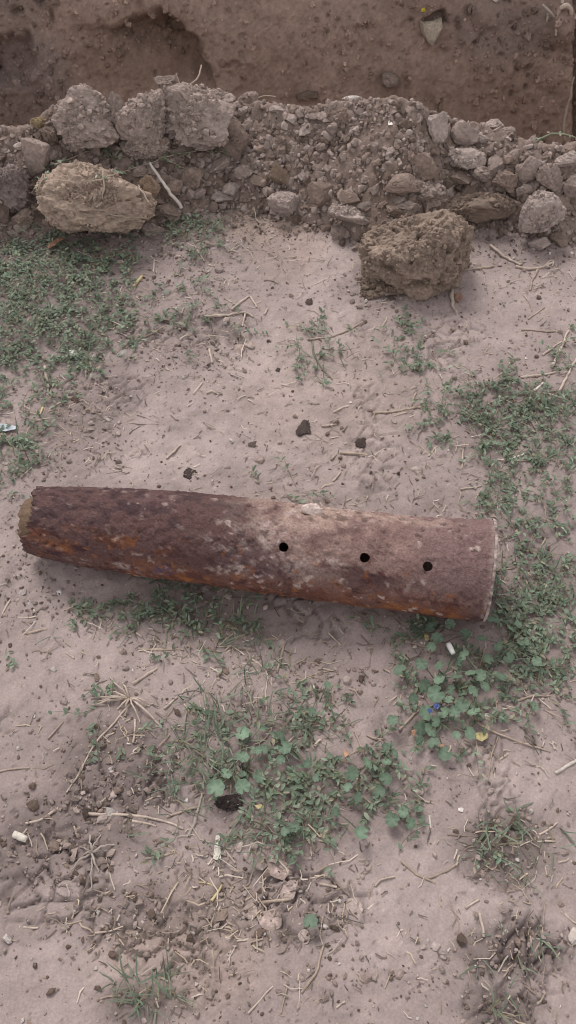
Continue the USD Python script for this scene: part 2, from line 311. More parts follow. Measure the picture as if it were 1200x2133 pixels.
disp += rough * (.030 * (noise2(X, z0, 22, 35, 2) - .5) + .016 * (noise2(X, z0, 60, 36, 2) - .5)) + .009 * (noise2(X, z0, 50, 37, 2) - .5) + .006 * (noise2(X, z0, 110, 41) - .5)
pits = sstep(.66, .76, noise2(X * .7, z0, 46, 38, 2)) * rough
disp -= .014 * pits
disp -= hollow([(172, 66), (330, 12), (385, 52), (446, 122), (452, 215), (330, 190)], [50, 24, 18, 24, 90, 110], .10)
disp -= hollow([(-60, 70), (60, 60), (88, 130), (60, 190), (-60, 200)], [40, 30, 30, 40, 60], .06)
disp -= hollow([(60, -30), (104, -30), (104, 2), (84, 10), (64, 2)], [8, 10, 8, 6, 8], .05)
disp -= hollow([(875, 30), (930, 16), (926, 44), (880, 46)], [6, 6, 6, 6], .035)
disp -= .03 * (1 - sstep(1, 6, np.abs(PX - 1197 + 4 * (noise2(X, z0, 9, 39) - .5)))) * sstep(-1.0, -.5, z0)
disp += blobs(PX, PY, [(1165, 45, 26, 40, .07), (1140, 50, 30, 26, .03), (1020, 30, 30, 30, .03)], .6)
fade = ends(X) * sstep(-.02, .10, Tt)
n = np.array([0, -.95, .31])
Yd, Zd = y0 + n[1] * disp * fade, (z0 + n[2] * disp * fade)
e = ends(X)
Zd = Zd * e + (.02) * (1 - e)
n1, n2, n3 = noise2(X, z0, 5, 27, 3), noise2(X, z0, 40, 28, 3), noise2(X, z0, 120, 29, 2)
C = np.array([.240, .170, .138]) * (.38 + .66 * n1 + .60 * n2)[..., None]
pur = np.clip(blobs(PX, PY, [(40, 170, 110, 110, .9), (20, 20, 90, 60, .5), (1050, 60, 120, 60, .5)]) * (.4 + n2), 0, 1)[..., None]
C = C + (np.array([.150, .118, .116]) - C) * pur * .7
brn = np.clip(blobs(PX, PY, [(300, 110, 130, 90, .7), (560, 150, 90, 60, .4), (1080, 230, 140, 80, .5), (30, 230, 80, 50, .5), (880, 230, 150, 60, .35)]) * (.5 + n1), 0, 1)[..., None]
C = C + (np.array([.150, .098, .072]) - C) * brn * .7
C = C * (1 + .5 * sstep(.72, .84, n3)[..., None]) * (1 - .4 * sstep(.70, .82, noise2(X, z0, 75, 30, 2))[..., None])
WALL = np.stack([X, Yd, Zd], -1), C, rough
tag(put('trench', np.stack([X, Yd, Zd], -1).reshape(-1, 3), grid_faces(*X.shape), M_wall, tint=C.reshape(-1, 3)), 'open trench with its smoothly cut brown earth face', kind='structure')
fx = spread(-4.6, 4.6, .23, 160, 20); fy = np.concatenate([[0, .1, .3, .7, 1.5], np.geomspace(3, 160, 14)])
X, S = np.meshgrid(fx, fy)
Z = (top - .012) * ends(X) * (1 - sstep(.1, 1.5, S)) + .4 * ground_z(X, 3.14 + S) * sstep(0, .7, S) + .02 * (1 - ends(X)) 
near_e = 3.135 + S
tag(put('far_ground', np.stack([X, near_e, Z], -1).reshape(-1, 3), grid_faces(*X.shape), M_soil, tint=soil_tint(X, near_e).reshape(-1, 3)), 'bare earth beyond the trench', kind='structure')

# ================================================================ the rusty casing
TOPE = [(72, 1013), (95, 1012), (170, 1016), (325, 1017), (425, 1026), (500, 1034), (550, 1040), (665, 1054), (800, 1067), (900, 1076), (1026, 1082)]
BOTE = [(52, 1153), (115, 1162), (200, 1180), (320, 1205), (430, 1217), (500, 1227), (600, 1236), (650, 1246), (750, 1260), (850, 1276), (925, 1285), (1008, 1291)]
TOPE, BOTE = np.array(TOPE, float), np.array(BOTE, float)
cx_, r_, q_ = [], [], []
for s in np.linspace(0, 1, 25):
    a = np.array([62, 1083]) + s * (np.array([1018, 1187]) - np.array([62, 1083]))
    t = np.array([a[0] + 11 * (.7 + .3 * s), 0]); b = np.array([a[0] - 11 * (.7 + .3 * s), 0])
    t[1] = np.interp(t[0], TOPE[:, 0], TOPE[:, 1]); b[1] = np.interp(b[0], BOTE[:, 0], BOTE[:, 1])
    d1, d2 = ray(*t), ray(*b); d1 /= np.linalg.norm(d1); d2 /= np.linalg.norm(d2)
    h = .5 * math.acos(np.clip(d1 @ d2, -1, 1)); m = d1 + d2; m /= np.linalg.norm(m)
    q_.append((m, math.sin(h)))
pts = []
for m, sh in q_:
    d = CAM_H / (-m[2] + sh)                                  # the axis stands one radius above the ground
    pts.append(np.append(m * d + [0, 0, CAM_H], d * sh))
pts = np.array(pts)
ctr = pts[:, :3].mean(0); axis = np.linalg.svd(pts[:, :3] - ctr)[2][0]; axis *= np.sign(axis[0])
sl = (pts[:, :3] - ctr) @ axis
S0, S1 = sl[0], sl[-1]; LEN = S1 - S0
A0 = ctr + axis * S0
rad_c = np.polyfit((sl - S0) / LEN, pts[:, 3], 4)
radius = lambda s: np.polyval(rad_c, np.clip(s / LEN, -.03, 1.03))
toC = np.array([0, 0, CAM_H]) - (A0 + axis * LEN / 2); toC -= axis * (toC @ axis); toC /= np.linalg.norm(toC)
side = np.cross(axis, toC)                                    # points away from the camera's feet, up the picture
res = pts[:, :3] - A0 - ((sl - S0)[:, None]) * axis
off_c = [np.polyfit((sl - S0) / LEN, res[:, k], 4) for k in range(3)]
def bend(s):
    u_ = np.clip(np.asarray(s) / LEN, -.03, 1.03); return np.stack([np.polyval(c, u_) for c in off_c], -1)
SINK = -.004 + max(0, float(np.max([ground_z(*(A0 + axis * s)[:2]) for s in np.linspace(0, LEN, 20)])))
def pipe_pt(s, th, r):
    s, th, r = np.broadcast_arrays(s, th, r)
    return A0 + np.array([0, 0, SINK]) + bend(s) + s[..., None] * axis + r[..., None] * (np.cos(th)[..., None] * toC + np.sin(th)[..., None] * side)
nt, ns = 210, 340
th = np.linspace(0, 2 * np.pi, nt, endpoint=False)
s = np.linspace(0, 1, ns)
TH, SS = np.meshgrid(th, s)
cth, sth = np.cos(TH), np.sin(TH)
def cnoise(ss, k, seed, oct=2, kt=None):
    kt = k * .09 if kt is None else kt
    return meshkit.fbm(np.stack([ss * k, np.cos(TH_) * kt + 5, np.sin(TH_) * kt + 9], -1), oct, seed)
# scale and crust: flakes of a centimetre or so, some standing proud
_cr = np.random.default_rng(77); _ct = _cr.uniform(0, 2 * np.pi, 5200)
_tree = cKDTree(np.stack([_cr.uniform(-.02, LEN + .02, 5200), .09 * np.cos(_ct), .09 * np.sin(_ct)], 1)); _val = _cr.random(5200)
def crust(s_, t_):
    q = np.stack([s_ * 1.0, .09 * np.cos(t_), .09 * np.sin(t_)], -1)
    q = q + .008 * (np.stack([meshkit.fbm(q * 110 + k * 9, 2, 60 + k) for k in range(3)], -1) - .5)
    d, i = _tree.query(q.reshape(-1, 3), k=2)
    return _val[i[:, 0]].reshape(s_.shape), (d[:, 1] - d[:, 0]).reshape(s_.shape)
# the broken mouth: the metal is torn back along the upper side
TH_ = th
left = .004 + .010 * (cnoise(np.zeros(nt) + .3, 40, 70, 3, 5) - .5) + .020 * (cnoise(np.zeros(nt) + .9, 40, 71, 2, 14) - .5)
vth = -np.sin(th)
left += np.where(np.cos(th) > -.3, .020 * sstep(-.55, -.40, vth) * (1 - .75 * sstep(.55, .95, vth)), .01)
SL = left[None] + s[:, None] * (LEN - left[None])
TH_ = TH
rough = .0022 * (cnoise(SL, 60, 72, 3) - .5) + .0018 * (cnoise(SL, 170, 73, 2) - .5)
flake = sstep(.58, .64, cnoise(SL, 38, 74, 3)) * .0012
dent = .0035 * (cnoise(SL, 7, 75, 2) - .5)
pit = sstep(.68, .78, cnoise(SL, 95, 76, 2)) * .0012
cv_, ce_ = crust(SL, TH)
flake = flake + np.where(cv_ < .34, .0014, np.where(cv_ > .9, -.0012, 0)) * sstep(.0002, .0016, ce_)
edge_r = -.002 * sstep(LEN - .006, LEN, SL)
R = radius(SL) + rough + flake + dent - pit + edge_r
out_v = pipe_pt(SL, TH, R)
in_v = pipe_pt(SL, TH, R * 0 + radius(SL) - .0065 + dent)
def ring_faces(nr, nc):
    i = np.arange(nr - 1)[:, None] * nc + np.arange(nc)[None]; j = np.arange(nr - 1)[:, None] * nc + (np.arange(nc)[None] + 1) % nc
    i, j = i.ravel(), j.ravel()
    return np.vstack([np.stack([i, j, j + nc], 1), np.stack([i, j + nc, i + nc], 1)])
Fo = ring_faces(ns, nt); N = ns * nt
Fi = Fo[:, ::-1] + N
k = np.arange(nt); k1 = (k + 1) % nt
capL = np.vstack([np.stack([k, N + k, N + k1], 1), np.stack([k, N + k1, k1], 1)])
b = (ns - 1) * nt
capR = np.vstack([np.stack([b + k, b + k1, b + N + k1], 1), np.stack([b + k, b + N + k1, b + N + k], 1)])
V = np.vstack([out_v.reshape(-1, 3), in_v.reshape(-1, 3)]); F = np.vstack([Fo, Fi, capL, capR])
tm = trimesh.Trimesh(V, F, process=False)
if tm.volume < 0: F = F[:, ::-1]
man = manifold3d.Manifold(manifold3d.Mesh(V.astype(np.float32), F.astype(np.uint32)))
holes = []
for hx_, hy_ in ((591, 1140), (760, 1162), (891, 1180)):
    d = ray(hx_, hy_); o = np.array([0, 0, CAM_H])
    w = o - A0 - [0, 0, SINK]; a_, b_ = d - axis * (d @ axis), w - axis * (w @ axis)
    sh_ = (hx_ - 62) / 956 * LEN; rr = float(radius(sh_)); o = o - bend(sh_)
    qa, qb, qc = a_ @ a_, 2 * a_ @ b_, b_ @ b_ - rr * rr
    t = (-qb - math.sqrt(max(qb * qb - 4 * qa * qc, 0))) / (2 * qa)
    P = o + t * d; P = P + bend(sh_); nrm = P - bend(sh_) - A0 - [0, 0, SINK]; nrm -= axis * (nrm @ axis); nrm /= np.linalg.norm(nrm)
    c = trimesh.creation.cylinder(.0080, .05, sections=30); c.vertices[:, :2] *= (1 + .16 * (meshkit.noise(np.c_[c.vertices[:, :2] * 260, np.full(len(c.vertices), hx_)]) - .5))[:, None]
    c.apply_transform(trimesh.geometry.align_vectors([0, 0, 1], nrm)); c.apply_translation(P)
    holes.append(P)
    if man.status() == manifold3d.Error.NoError:
        man = man - manifold3d.Manifold(manifold3d.Mesh(c.vertices.astype(np.float32), c.faces.astype(np.uint32)))
mm = man.to_mesh(); V, F = np.array(mm.vert_properties[:, :3], float), np.array(mm.tri_verts)
assert len(V) > 1000, 'pipe'
# colour of every point from where it lies along and round the casing
w = V - A0 - [0, 0, SINK]; ss = w @ axis; perp = w - ss[:, None] * axis - bend(ss)
TH_ = np.arctan2(perp @ side, perp @ toC); rr = np.linalg.norm(perp, axis=1)
u = ss / LEN; v = np.sin(TH_)                               # v: -1 along the upper edge, +1 along the lower edge
inside = rr < radius(ss) - .0045
n1, n2, n3, n4 = cnoise(ss, 9, 80, 3), cnoise(ss, 42, 81, 3), cnoise(ss, 130, 82, 2), cnoise(ss, 24, 83, 3)
col = np.empty((len(V), 3)); col[:] = (.086, .047, .044)
def over(c, a):
    a = np.clip(a, 0, 1)[:, None]; col[:] = col + (np.array(c) - col) * a
over((.112, .068, .068), sstep(.45, .7, n1) * .8)
over((.044, .024, .027), sstep(.48, .64, n2) * .8)
pinkish = sstep(.50, .62, u + .10 * (n1 - .5) - .05 * v) * (1 - sstep(.5, .95, v + .5 * (n2 - .5)))
over((.225, .142, .125), pinkish * (.42 + 1.5 * (n2 - .36)))
over((.150, .094, .090), sstep(.80, .88, u + .08 * (n1 - .5)) * (1 - sstep(.3, .8, v)) * .8)
dusty = np.exp(-((u - .62) / .13) ** 2) * sstep(.25, -.35, v) if False else np.exp(-((u - .63) / .14) ** 2) * (1 - sstep(-.55, .25, v))
dusty = np.maximum(dusty, .75 * np.exp(-((v + .93) / .16) ** 2) * sstep(.36, .52, u) * (1 - sstep(.88, .97, u)))
over((.310, .218, .180), dusty * sstep(.34, .66, n1 * .45 + n2 * .55) * 1.0)
orange = sstep(.42, .92, v + .5 * (n2 - .5)) * sstep(.04, .34, u + .12 * (n1 - .5)) * (1 - sstep(.93, .985, u))
orange = np.maximum(orange * (.45 + .9 * (n4 - .3)), np.exp(-((u - .05) / .03) ** 2 - ((v - .36) / .16) ** 2) * sstep(.35, .55, n2))
orange = np.maximum(orange, .75 * np.exp(-((u - .25) / .10) ** 2 - ((v - .30) / .22) ** 2) * sstep(.45, .62, n2))
orange = np.maximum(orange, .85 * np.exp(-((u - .09) / .08) ** 2 - ((v - .62) / .2) ** 2) * sstep(.45, .6, n4))
over((.165, .060, .028), orange * .85)
over((.25, .095, .034), orange * sstep(.56, .70, n4) * .8)
blot = sstep(.50, .60, n4) * np.exp(-((u - .76) / .06) ** 2 - ((v - .25) / .42) ** 2)
blot = np.maximum(blot, sstep(.5, .6, n4) * np.exp(-((u - .9) / .10) ** 2 - ((v - .62) / .18) ** 2))
blot = np.maximum(blot, .6 * sstep(.52, .62, n2) * sstep(.1, .5, v) * (u < .6))
over((.050, .022, .024), blot * .95)
scab = np.zeros(len(V))
for cu, cv, ru, rv in ((.46, .12, .03, .10), (.49, .34, .018, .12), (.535, -.12, .011, .11), (.55, .20, .03, .06), (.43, .02, .022, .10), (.52, .52, .05, .10), (.595, .24, .03, .10), (.23, .22, .009, .07), (.15, .85, .03, .06), (.24, .80, .03, .06), (.60, .48, .03, .08), (.71, .52, .014, .05), (.862, .34, .007, .06), (.84, .36, .008, .05), (.385, .3, .008, .04), (.66, .15, .06, .10), (.47, .62, .05, .07)):
    scab = np.maximum(scab, np.exp(-((u - cu) / ru) ** 2 - ((v - cv) / rv) ** 2) * sstep(.47, .62, n2 * .4 + n3 * .6))
over((.36, .272, .245), scab * .8)
over((.30, .225, .205), np.exp(-((u - .56) / .10) ** 2 - ((v - .1) / .5) ** 2) * sstep(.50, .62, n4 * .6 + n2 * .4) * .75)
over((.40, .30, .26), sstep(.70, .78, n3) * sstep(.44, .6, n1) * .6)
over((.032, .017, .017), sstep(.70, .80, cnoise(ss, 95, 76, 2)) * .55)
fv, fe = crust(ss, TH_); fe = sstep(.0001, .0016, fe); patch = sstep(.40, .60, n1 * .5 + n4 * .5); spots = np.maximum(.12 * sstep(.5, .7, n4), np.exp(-((u - .765) / .055) ** 2 - ((v - .22) / .42) ** 2)); spots = np.maximum(spots, .9 * np.exp(-((u - .88) / .10) ** 2 - ((v - .62) / .2) ** 2)); spots = np.maximum(spots, sstep(.54, .66, n1) * .55)
over((.36, .272, .245), (fv < .09) * fe * patch * (.4 + .6 * sstep(.2, .5, u)) * .8)
over((.070, .026, .024), (fv > .12) * (fv < .42) * fe * np.clip(spots * (.4 + 1.2 * n4), 0, 1) * .85)
over((.20, .080, .036), ((fv > .30) & (fv < .38)) * fe * sstep(-.2, .5, v) * .6)
over((.040, .020, .020), (fv > .9) * fe * sstep(.45, .6, n1) * .6)
over((.26, .19, .17), sstep(.3, .5, cnoise(ss, 60, 84, 2, 4)) * sstep(.985, .995, u) * .8)
over((.07, .05, .10), np.exp(-((u - .325) / .02) ** 2 - ((v - .78) / .09) ** 2) * sstep(.45, .55, n3) * .8)
over((.09, .055, .045), inside * 1.0)
lip = A0 + [0, 0, SINK]
pipe = xform('steel_casing', np.array([A0[0] + axis[0] * LEN / 2, A0[1] + axis[1] * LEN / 2, 0]), 'rusty tapered steel casing with three drilled holes, lying across the trampled earth', 'casing')
PO = np.array([A0[0] + axis[0] * LEN / 2, A0[1] + axis[1] * LEN / 2, 0])
put('casing_wall', V - PO, F, M_pipe, pipe.GetPath(), tint=col)
# the bare edge of the cut end: a thin ring just proud of the wall
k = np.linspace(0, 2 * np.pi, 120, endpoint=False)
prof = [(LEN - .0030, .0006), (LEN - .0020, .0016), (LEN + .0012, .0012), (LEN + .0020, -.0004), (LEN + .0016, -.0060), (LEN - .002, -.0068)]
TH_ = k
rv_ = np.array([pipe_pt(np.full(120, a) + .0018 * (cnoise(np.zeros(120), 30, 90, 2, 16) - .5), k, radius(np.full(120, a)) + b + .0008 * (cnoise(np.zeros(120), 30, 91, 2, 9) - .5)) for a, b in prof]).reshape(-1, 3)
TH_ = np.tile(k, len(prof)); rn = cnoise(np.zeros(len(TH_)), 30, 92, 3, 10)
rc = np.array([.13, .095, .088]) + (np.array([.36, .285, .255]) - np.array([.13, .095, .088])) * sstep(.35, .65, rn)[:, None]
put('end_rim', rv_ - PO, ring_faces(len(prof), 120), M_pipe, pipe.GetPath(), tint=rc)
# earth packed into the broken mouth
pr, pn = np.meshgrid(np.linspace(0, 1, 22), np.linspace(0, 2 * np.pi, 90, endpoint=False), indexing='ij')
TH_ = pn
bul = .030 - .034 * (1 - pr ** 3) + .016 * (meshkit.fbm(np.stack([pr * np.cos(pn) * 5, pr * np.sin(pn) * 5, pn * 0], -1), 3, 93) - .5)
lf = np.interp(pn, np.append(th, 2 * np.pi), np.append(left, left[0]))
sp = np.where(np.cos(pn) > -.3, bul - .012 * (1 - pr), .05)
sp = .013 + .03 * (meshkit.fbm(np.stack([pr * np.cos(pn) * 4, pr * np.sin(pn) * 4, pn * 0], -1), 3, 93) - .5) - .018 * np.exp(-((np.sin(pn) * pr - .05) / .55) ** 2) * sstep(.1, .8, pr * np.cos(pn))
pv = pipe_pt(sp, pn, pr * (radius(sp) - .0062)); pv[0] = pv[0].mean(0)
back = pipe_pt(np.full((1, 90), .07), pn[-1:], (radius(np.full((1, 90), .07)) - .0062))
pv = np.vstack([pv.reshape(-1, 3), back.reshape(-1, 3)])
pc = np.array([.150, .100, .070]) * (.3 + 1.4 * meshkit.fbm(pv * 60, 3, 94))[:, None]
tag(put('packed_earth', pv - PO, ring_faces(23, 90)[:, ::-1], M_clod, pipe.GetPath(), tint=pc), 'tan brown earth packed in the broken left mouth')

# ================================================================ clods, stones and crumbs
_ico = {}
def ico(sub):
    if sub not in _ico:
        m = trimesh.creation.icosphere(sub); _ico[sub] = (np.array(m.vertices), np.array(m.faces))
    return _ico[sub]
def clod(seed, dims, sub=3, facets=9, rough=.10, crumbs=.0, sharp=1.0, cut_=(.45, .86)):
    """an irregular lump: a ball cut by random planes, then roughened; dims = full sizes along x, y, z"""
    r = np.random.default_rng(seed); D, F = ico(sub)
    n = r.normal(size=(facets, 3)); n /= np.linalg.norm(n, axis=1, keepdims=True)
    dist = r.uniform(*cut_, facets)
    dot = D @ n.T
    cut = np.where(dot > .05, dist / np.maximum(dot, .05), 9.0)
    k = 46 * sharp + 10
    rad = -np.log(np.exp(-k * cut).sum(1) + math.exp(-k * 1.05)) / k
    P = D * rad[:, None]
    off = r.uniform(0, 90, 3)
    P *= (1 + rough * 2.4 * (meshkit.fbm(P * 2.2 + off, 3, seed % 97) - .5) + rough * 2.0 * (meshkit.fbm(P * 7 + off, 3, seed % 89) - .5) - rough * 1.3 * sstep(.56, .70, meshkit.fbm(P * 4.5 + off + 7, 3, seed % 83)))[:, None]
    if crumbs:
        c = r.normal(size=(420, 3)); c /= np.linalg.norm(c, axis=1, keepdims=True)
        d, i = cKDTree(c).query(P / np.linalg.norm(P, axis=1, keepdims=True)); s = r.uniform(.03, .10, 420)[i]
        P *= (1 + crumbs * (r.uniform(.2, 1.4, 420)[i]) * (1 - np.clip(d / s, 0, 1) ** 2))[:, None]
        P *= (1 + crumbs * .8 * (meshkit.fbm(P * 16 + off, 2, 5) - .5))[:, None]
    ext = P.max(0) - P.min(0)
    return (P - (P.max(0) + P.min(0)) / 2) / ext * np.asarray(dims), F
def rot(P, rx=0, ry=0, rz=0):
    m = trimesh.transformations.euler_matrix(math.radians(rx), math.radians(ry), math.radians(rz))[:3, :3]
    return P @ m.T
GREY, PALEG, BROWN, DKB, TANB, LIGHT = (.258, .200, .176), (.315, .252, .226), (.205, .152, .126), (.120, .086, .070), (.270, .198, .152), (.42, .37, .34)
def lump_tint(V, base, seed, amt=.45):
    n = meshkit.fbm(V * 35, 3, seed); m = meshkit.fbm(V * 110, 2, seed + 3)
    return np.clip(np.array(base) * (1 - amt * .5 + amt * n + .25 * (m - .5))[:, None] * (1 + .3 * sstep(.68, .8, m))[:, None], .02, .7)
def lay_clod(name, label, cat, px, py, w, h, base, seed, sub=4, facets=9, rough=.10, crumbs=0., sharp=1.0, depth=None, tilt=(0, 0, 0), lift=.30, group=None, amt=.45, cut_=(.45, .86)):
    """a lump whose outline covers w x h photograph pixels round (px, py), resting on the ground or the heap below"""
    p = on(px, py); k = mpp(p)
    wid, hig = w * k, h * k
    dep = depth * wid if depth else .75 * min(wid, hig * 1.3)
    d = ray(px, py); c = -d[2] / np.linalg.norm(d); sdep = math.sqrt(1 - c * c)      # the picture's vertical = z * sdep and y * c
    vert = max((hig - dep * c * .55) / sdep * .95, hig * .6)
    P, F = clod(seed, (wid, dep, vert), sub, facets, rough, crumbs, sharp, cut_)
    if any(tilt): P = rot(P, *tilt)
    dn = d / np.linalg.norm(d)
    c0 = p - dn * lift * vert
    c0 = c0 + np.array([0, 0, 0])
    V = P + c0
    BIG.append((V, base, wid)) if wid > .085 else None
    base_z = float(top_z(c0[0], c0[1]))
    return tag(put(name, V, F, M_clod, tint=lump_tint(V, base, seed, amt), origin=(c0[0], c0[1], base_z), smooth=sub >= 5), label, cat, group)

C = lay_clod
BIG = []
L = 'earth_clod'
C(L, 'big grey lumpy clod with a rounded crown at the left of the heap skyline', 'clod', 176, 246, 132, 144, (.278, .217, .190), 101, 6, 9, .10, .03, .5, .8, (0, 0, 10), cut_=(.40, .78))
C(L, 'narrow upright clod wedged between the big lumpy clod and its right neighbour', 'clod', 243, 246, 46, 112, GREY, 102, 4, 8, .10, .05)
C(L, 'upright grey clod with a cracked front, third along the left skyline of the heap', 'clod', 292, 254, 108, 138, (.278, .217, .190), 103, 6, 10, .11, .03, .5, .8)
C(L, 'bulky crumbly clod carrying a small white fleck, right end of the big skyline clods', 'clod', 404, 246, 174, 148, (.278, .217, .190), 104, 6, 11, .10, .03, .45, .7)
C(L, 'small nub of earth jutting above the skyline of the heap on top of larger clods', 'clod', 346, 176, 52, 46, GREY, 105, 4, 8, .15, .06)
C(L, 'smooth flat faced slab of earth leaning right of the crumbly white flecked clod', 'clod', 486, 288, 86, 98, BROWN, 106, 5, 8, .045, .008, 2.6, .5, (0, 25, 0), cut_=(.40, .78))
C(L, 'small pointed clod poking over the ridge beside the leaning slab', 'clod', 516, 210, 46, 50, GREY, 107, 4, 8, .1)
C(L, 'small ochre lump on the ridge near the left edge', 'clod', 80, 256, 36, 38, (.24, .18, .11), 108, 4, 8, .1)
C(L, 'brown shadowed lump below the small ochre one', 'clod', 106, 286, 34, 50, BROWN, 109, 4, 8, .12, cut_=(.40, .78))
C(L, 'tall smooth grey clod standing left of the big lumpy skyline clod', 'clod', 78, 322, 60, 100, GREY, 110, 5, 8, .045, .008, 2.6, cut_=(.40, .78))
C(L, 'smooth grey block under the big lumpy skyline clod, behind the sprig', 'clod', 165, 300, 84, 52, GREY, 126, 5, 8, .045, .008, 2.6, cut_=(.40, .78))
C(L, 'large dark rough clod cut by the left edge of the picture', 'clod', 22, 392, 90, 106, (.175, .135, .125), 111, 5, 9, .12, .06, cut_=(.40, .78))
C(L, 'dark clod at the left edge below the large rough one', 'clod', 4, 452, 40, 56, DKB, 112, 4, 8, .1)
C(L, 'squat brown clod at the foot of the heap left of the tan boulder clod', 'clod', 46, 452, 54, 52, BROWN, 113, 4, 8, .1)
big_tan = C(L, 'huge rounded tan clod with roots across it, largest on the left half of the heap', 'clod', 200, 414, 246, 172, (.295, .222, .176), 318, 6, 7, .095, .02, .35, .60, (0, 4, 0), .40, amt=.4, cut_=(.70, .97))
BIG_TAN = BIG[-1][0]
C(L, 'rounded tan knob against the right side of the huge tan clod', 'clod', 312, 394, 48, 74, (.26, .185, .135), 115, 5, 8, .12, .04)
C(L, 'smooth square block of earth below the leaning slab', 'clod', 455, 347, 50, 44, GREY, 116, 5, 8, .045, .008, 2.6, cut_=(.40, .78))
C(L, 'brown clod just right of the leaning stick', 'clod', 400, 366, 50, 48, BROWN, 117, 4, 8, .1)
C(L, 'low dark clod under the sprig, left of the leaning stick', 'clod', 356, 392, 46, 46, BROWN, 118, 4, 8, .12)
C(L, 'small rounded clod between the square block and the upright brown slab', 'clod', 505, 358, 36, 36, GREY, 119, 4, 8, .1)
C(L, 'pale flat topped block in front of the square block', 'clod', 463, 413, 48, 32, PALEG, 120, 5, 8, .045, .008, 2.6, cut_=(.40, .78))
C(L, 'crumbly clod at the lower end of the leaning stick', 'clod', 345, 440, 58, 40, BROWN, 121, 4, 9, .14, .05)
C(L, 'flattish clod on the grass edge, lower right of the huge tan clod', 'clod', 318, 476, 56, 36, GREY, 122, 4, 8, .12, .04)
C(L, 'grey clod in front of the crumbly white flecked one, over the dark gap', 'clod', 300, 304, 104, 60, (.278, .217, .190), 123, 5, 9, .12, .05)
C(L, 'upright brown slab left of the pale round clod in the middle of the heap', 'clod', 582, 362, 46, 64, (.21, .155, .115), 124, 5, 8, .045, .008, 2.6, .6, cut_=(.40, .78))
C(L, 'pale rounded clod at the middle foot of the heap', 'clod', 590, 426, 68, 66, PALEG, 125, 5, 8, .09, .03, .8)
C(L, 'angular brown clod between the pale round clod and the tilted pale slab', 'clod', 670, 402, 62, 58, BROWN, 127, 5, 8, .045, .008, 2.6, cut_=(.40, .78))
C(L, 'dark angular clod directly above the tilted pale slab', 'clod', 728, 412, 54, 44, BROWN, 128, 5, 8, .045, .008, 2.6, cut_=(.40, .78))
C(L, 'tilted pale slab of dry earth, pointed to the left, at the foot of the heap', 'clod', 730, 449, 96, 46, PALEG, 129, 5, 8, .045, .008, 2.6, .5, (0, 16, 0), cut_=(.40, .78))
C(L, 'small crumbly clod under the tilted pale slab', 'clod', 705, 486, 36, 44, GREY, 130, 3, 8, .12)
C(L, 'biggest crumbling brown clod standing out in front of the heap on the path', 'clod', 862, 532, 232, 214, (.225, .168, .134), 131, 6, 9, .12, .022, .8, .68, (0, 0, -12), .36, amt=.5)
C(L, 'crumbled lower skirt of the biggest brown clod', 'clod', 812, 590, 130, 62, (.150, .110, .088), 132, 5, 10, .14, .09, .4, .7)
C(L, 'rounded brown clod high on the right half of the heap', 'clod', 882, 346, 58, 66, BROWN, 133, 4, 8, .08, .02)
C(L, 'split brown clod left of the rounded one, on the right half of the heap', 'clod', 838, 386, 76, 54, BROWN, 134, 5, 8, .045, .008, 2.6, cut_=(.40, .78))
C(L, 'pale pointed clod standing near the right skyline of the heap', 'clod', 911, 268, 46, 76, PALEG, 135, 5, 8, .045, .008, 2.6, cut_=(.40, .78))
C(L, 'grey slab right of the pale pointed clod', 'clod', 966, 274, 58, 56, GREY, 136, 5, 8, .045, .008, 2.6, cut_=(.40, .78))
C(L, 'pale broad clod below the grey slab on the right half of the heap', 'clod', 968, 332, 88, 54, PALEG, 137, 5, 8, .045, .008, 2.6, cut_=(.40, .78))
C(L, 'grey clod left of the dark long slab', 'clod', 886, 402, 82, 46, GREY, 138, 4, 8, .12, .04)
C(L, 'brown clod resting on the top of the dark long slab', 'clod', 962, 376, 60, 36, BROWN, 139, 4, 8, .1)
C(L, 'crumbly grey clod above the right end of the dark long slab', 'clod', 1012, 362, 56, 46, GREY, 140, 4, 9, .14, .05)
C(L, 'dark clod just behind the pale angular block', 'clod', 1052, 378, 56, 56, BROWN, 141, 4, 8, .1)
C(L, 'long dark brown slab lying across the foot of the heap', 'clod', 996, 430, 152, 74, (.165, .122, .098), 142, 5, 8, .045, .008, 2.6, .45, (0, 3, 0), cut_=(.40, .78))
C(L, 'pale grey angular block with a sharp top corner at the right foot of the heap', 'clod', 1126, 443, 100, 104, PALEG, 143, 5, 8, .045, .008, 2.6, .55, (0, -14, 6), cut_=(.40, .78))
C(L, 'small pale block under the pale grey angular block', 'clod', 1124, 511, 48, 34, PALEG, 144, 5, 8, .045, .008, 2.6, cut_=(.40, .78))
C(L, 'grey clod left of the two on the right edge of the heap', 'clod', 1103, 350, 50, 58, GREY, 145, 5, 8, .045, .008, 2.6, cut_=(.40, .78))
C(L, 'crumbly grey clod above the pale grey angular block', 'clod', 1145, 370, 62, 70, GREY, 146, 4, 9, .12, .05)
C(L, 'pale clod on the skyline at the right edge of the picture', 'clod', 1180, 332, 60, 46, PALEG, 147, 4, 8, .1, .04)
C(L, 'grey clod cut by the right edge of the picture', 'clod', 1196, 392, 44, 62, GREY, 148, 4, 8, .1, .03)
C(L, 'left one of two small clods sitting on the back of the biggest brown clod', 'clod', 850, 430, 58, 38, GREY, 149, 4, 8, .12, .04)
C(L, 'right one of two small clods sitting on the back of the biggest brown clod', 'clod', 896, 422, 46, 40, GREY, 150, 4, 8, .12, .04)
C(L, 'brown crumbly clod right of the small pale block at the right foot', 'clod', 1166, 500, 44, 40, BROWN, 151, 4, 9, .14, .06)
C(L, 'pale flat stone lying on the ridge in the middle of the heap', 'clod', 738, 210, 50, 22, LIGHT, 152, 4, 6, .05, 0, .9)
C(L, 'grey clod on the skyline at the right slope of the heap', 'clod', 1030, 262, 44, 32, PALEG, 153, 4, 8, .1)
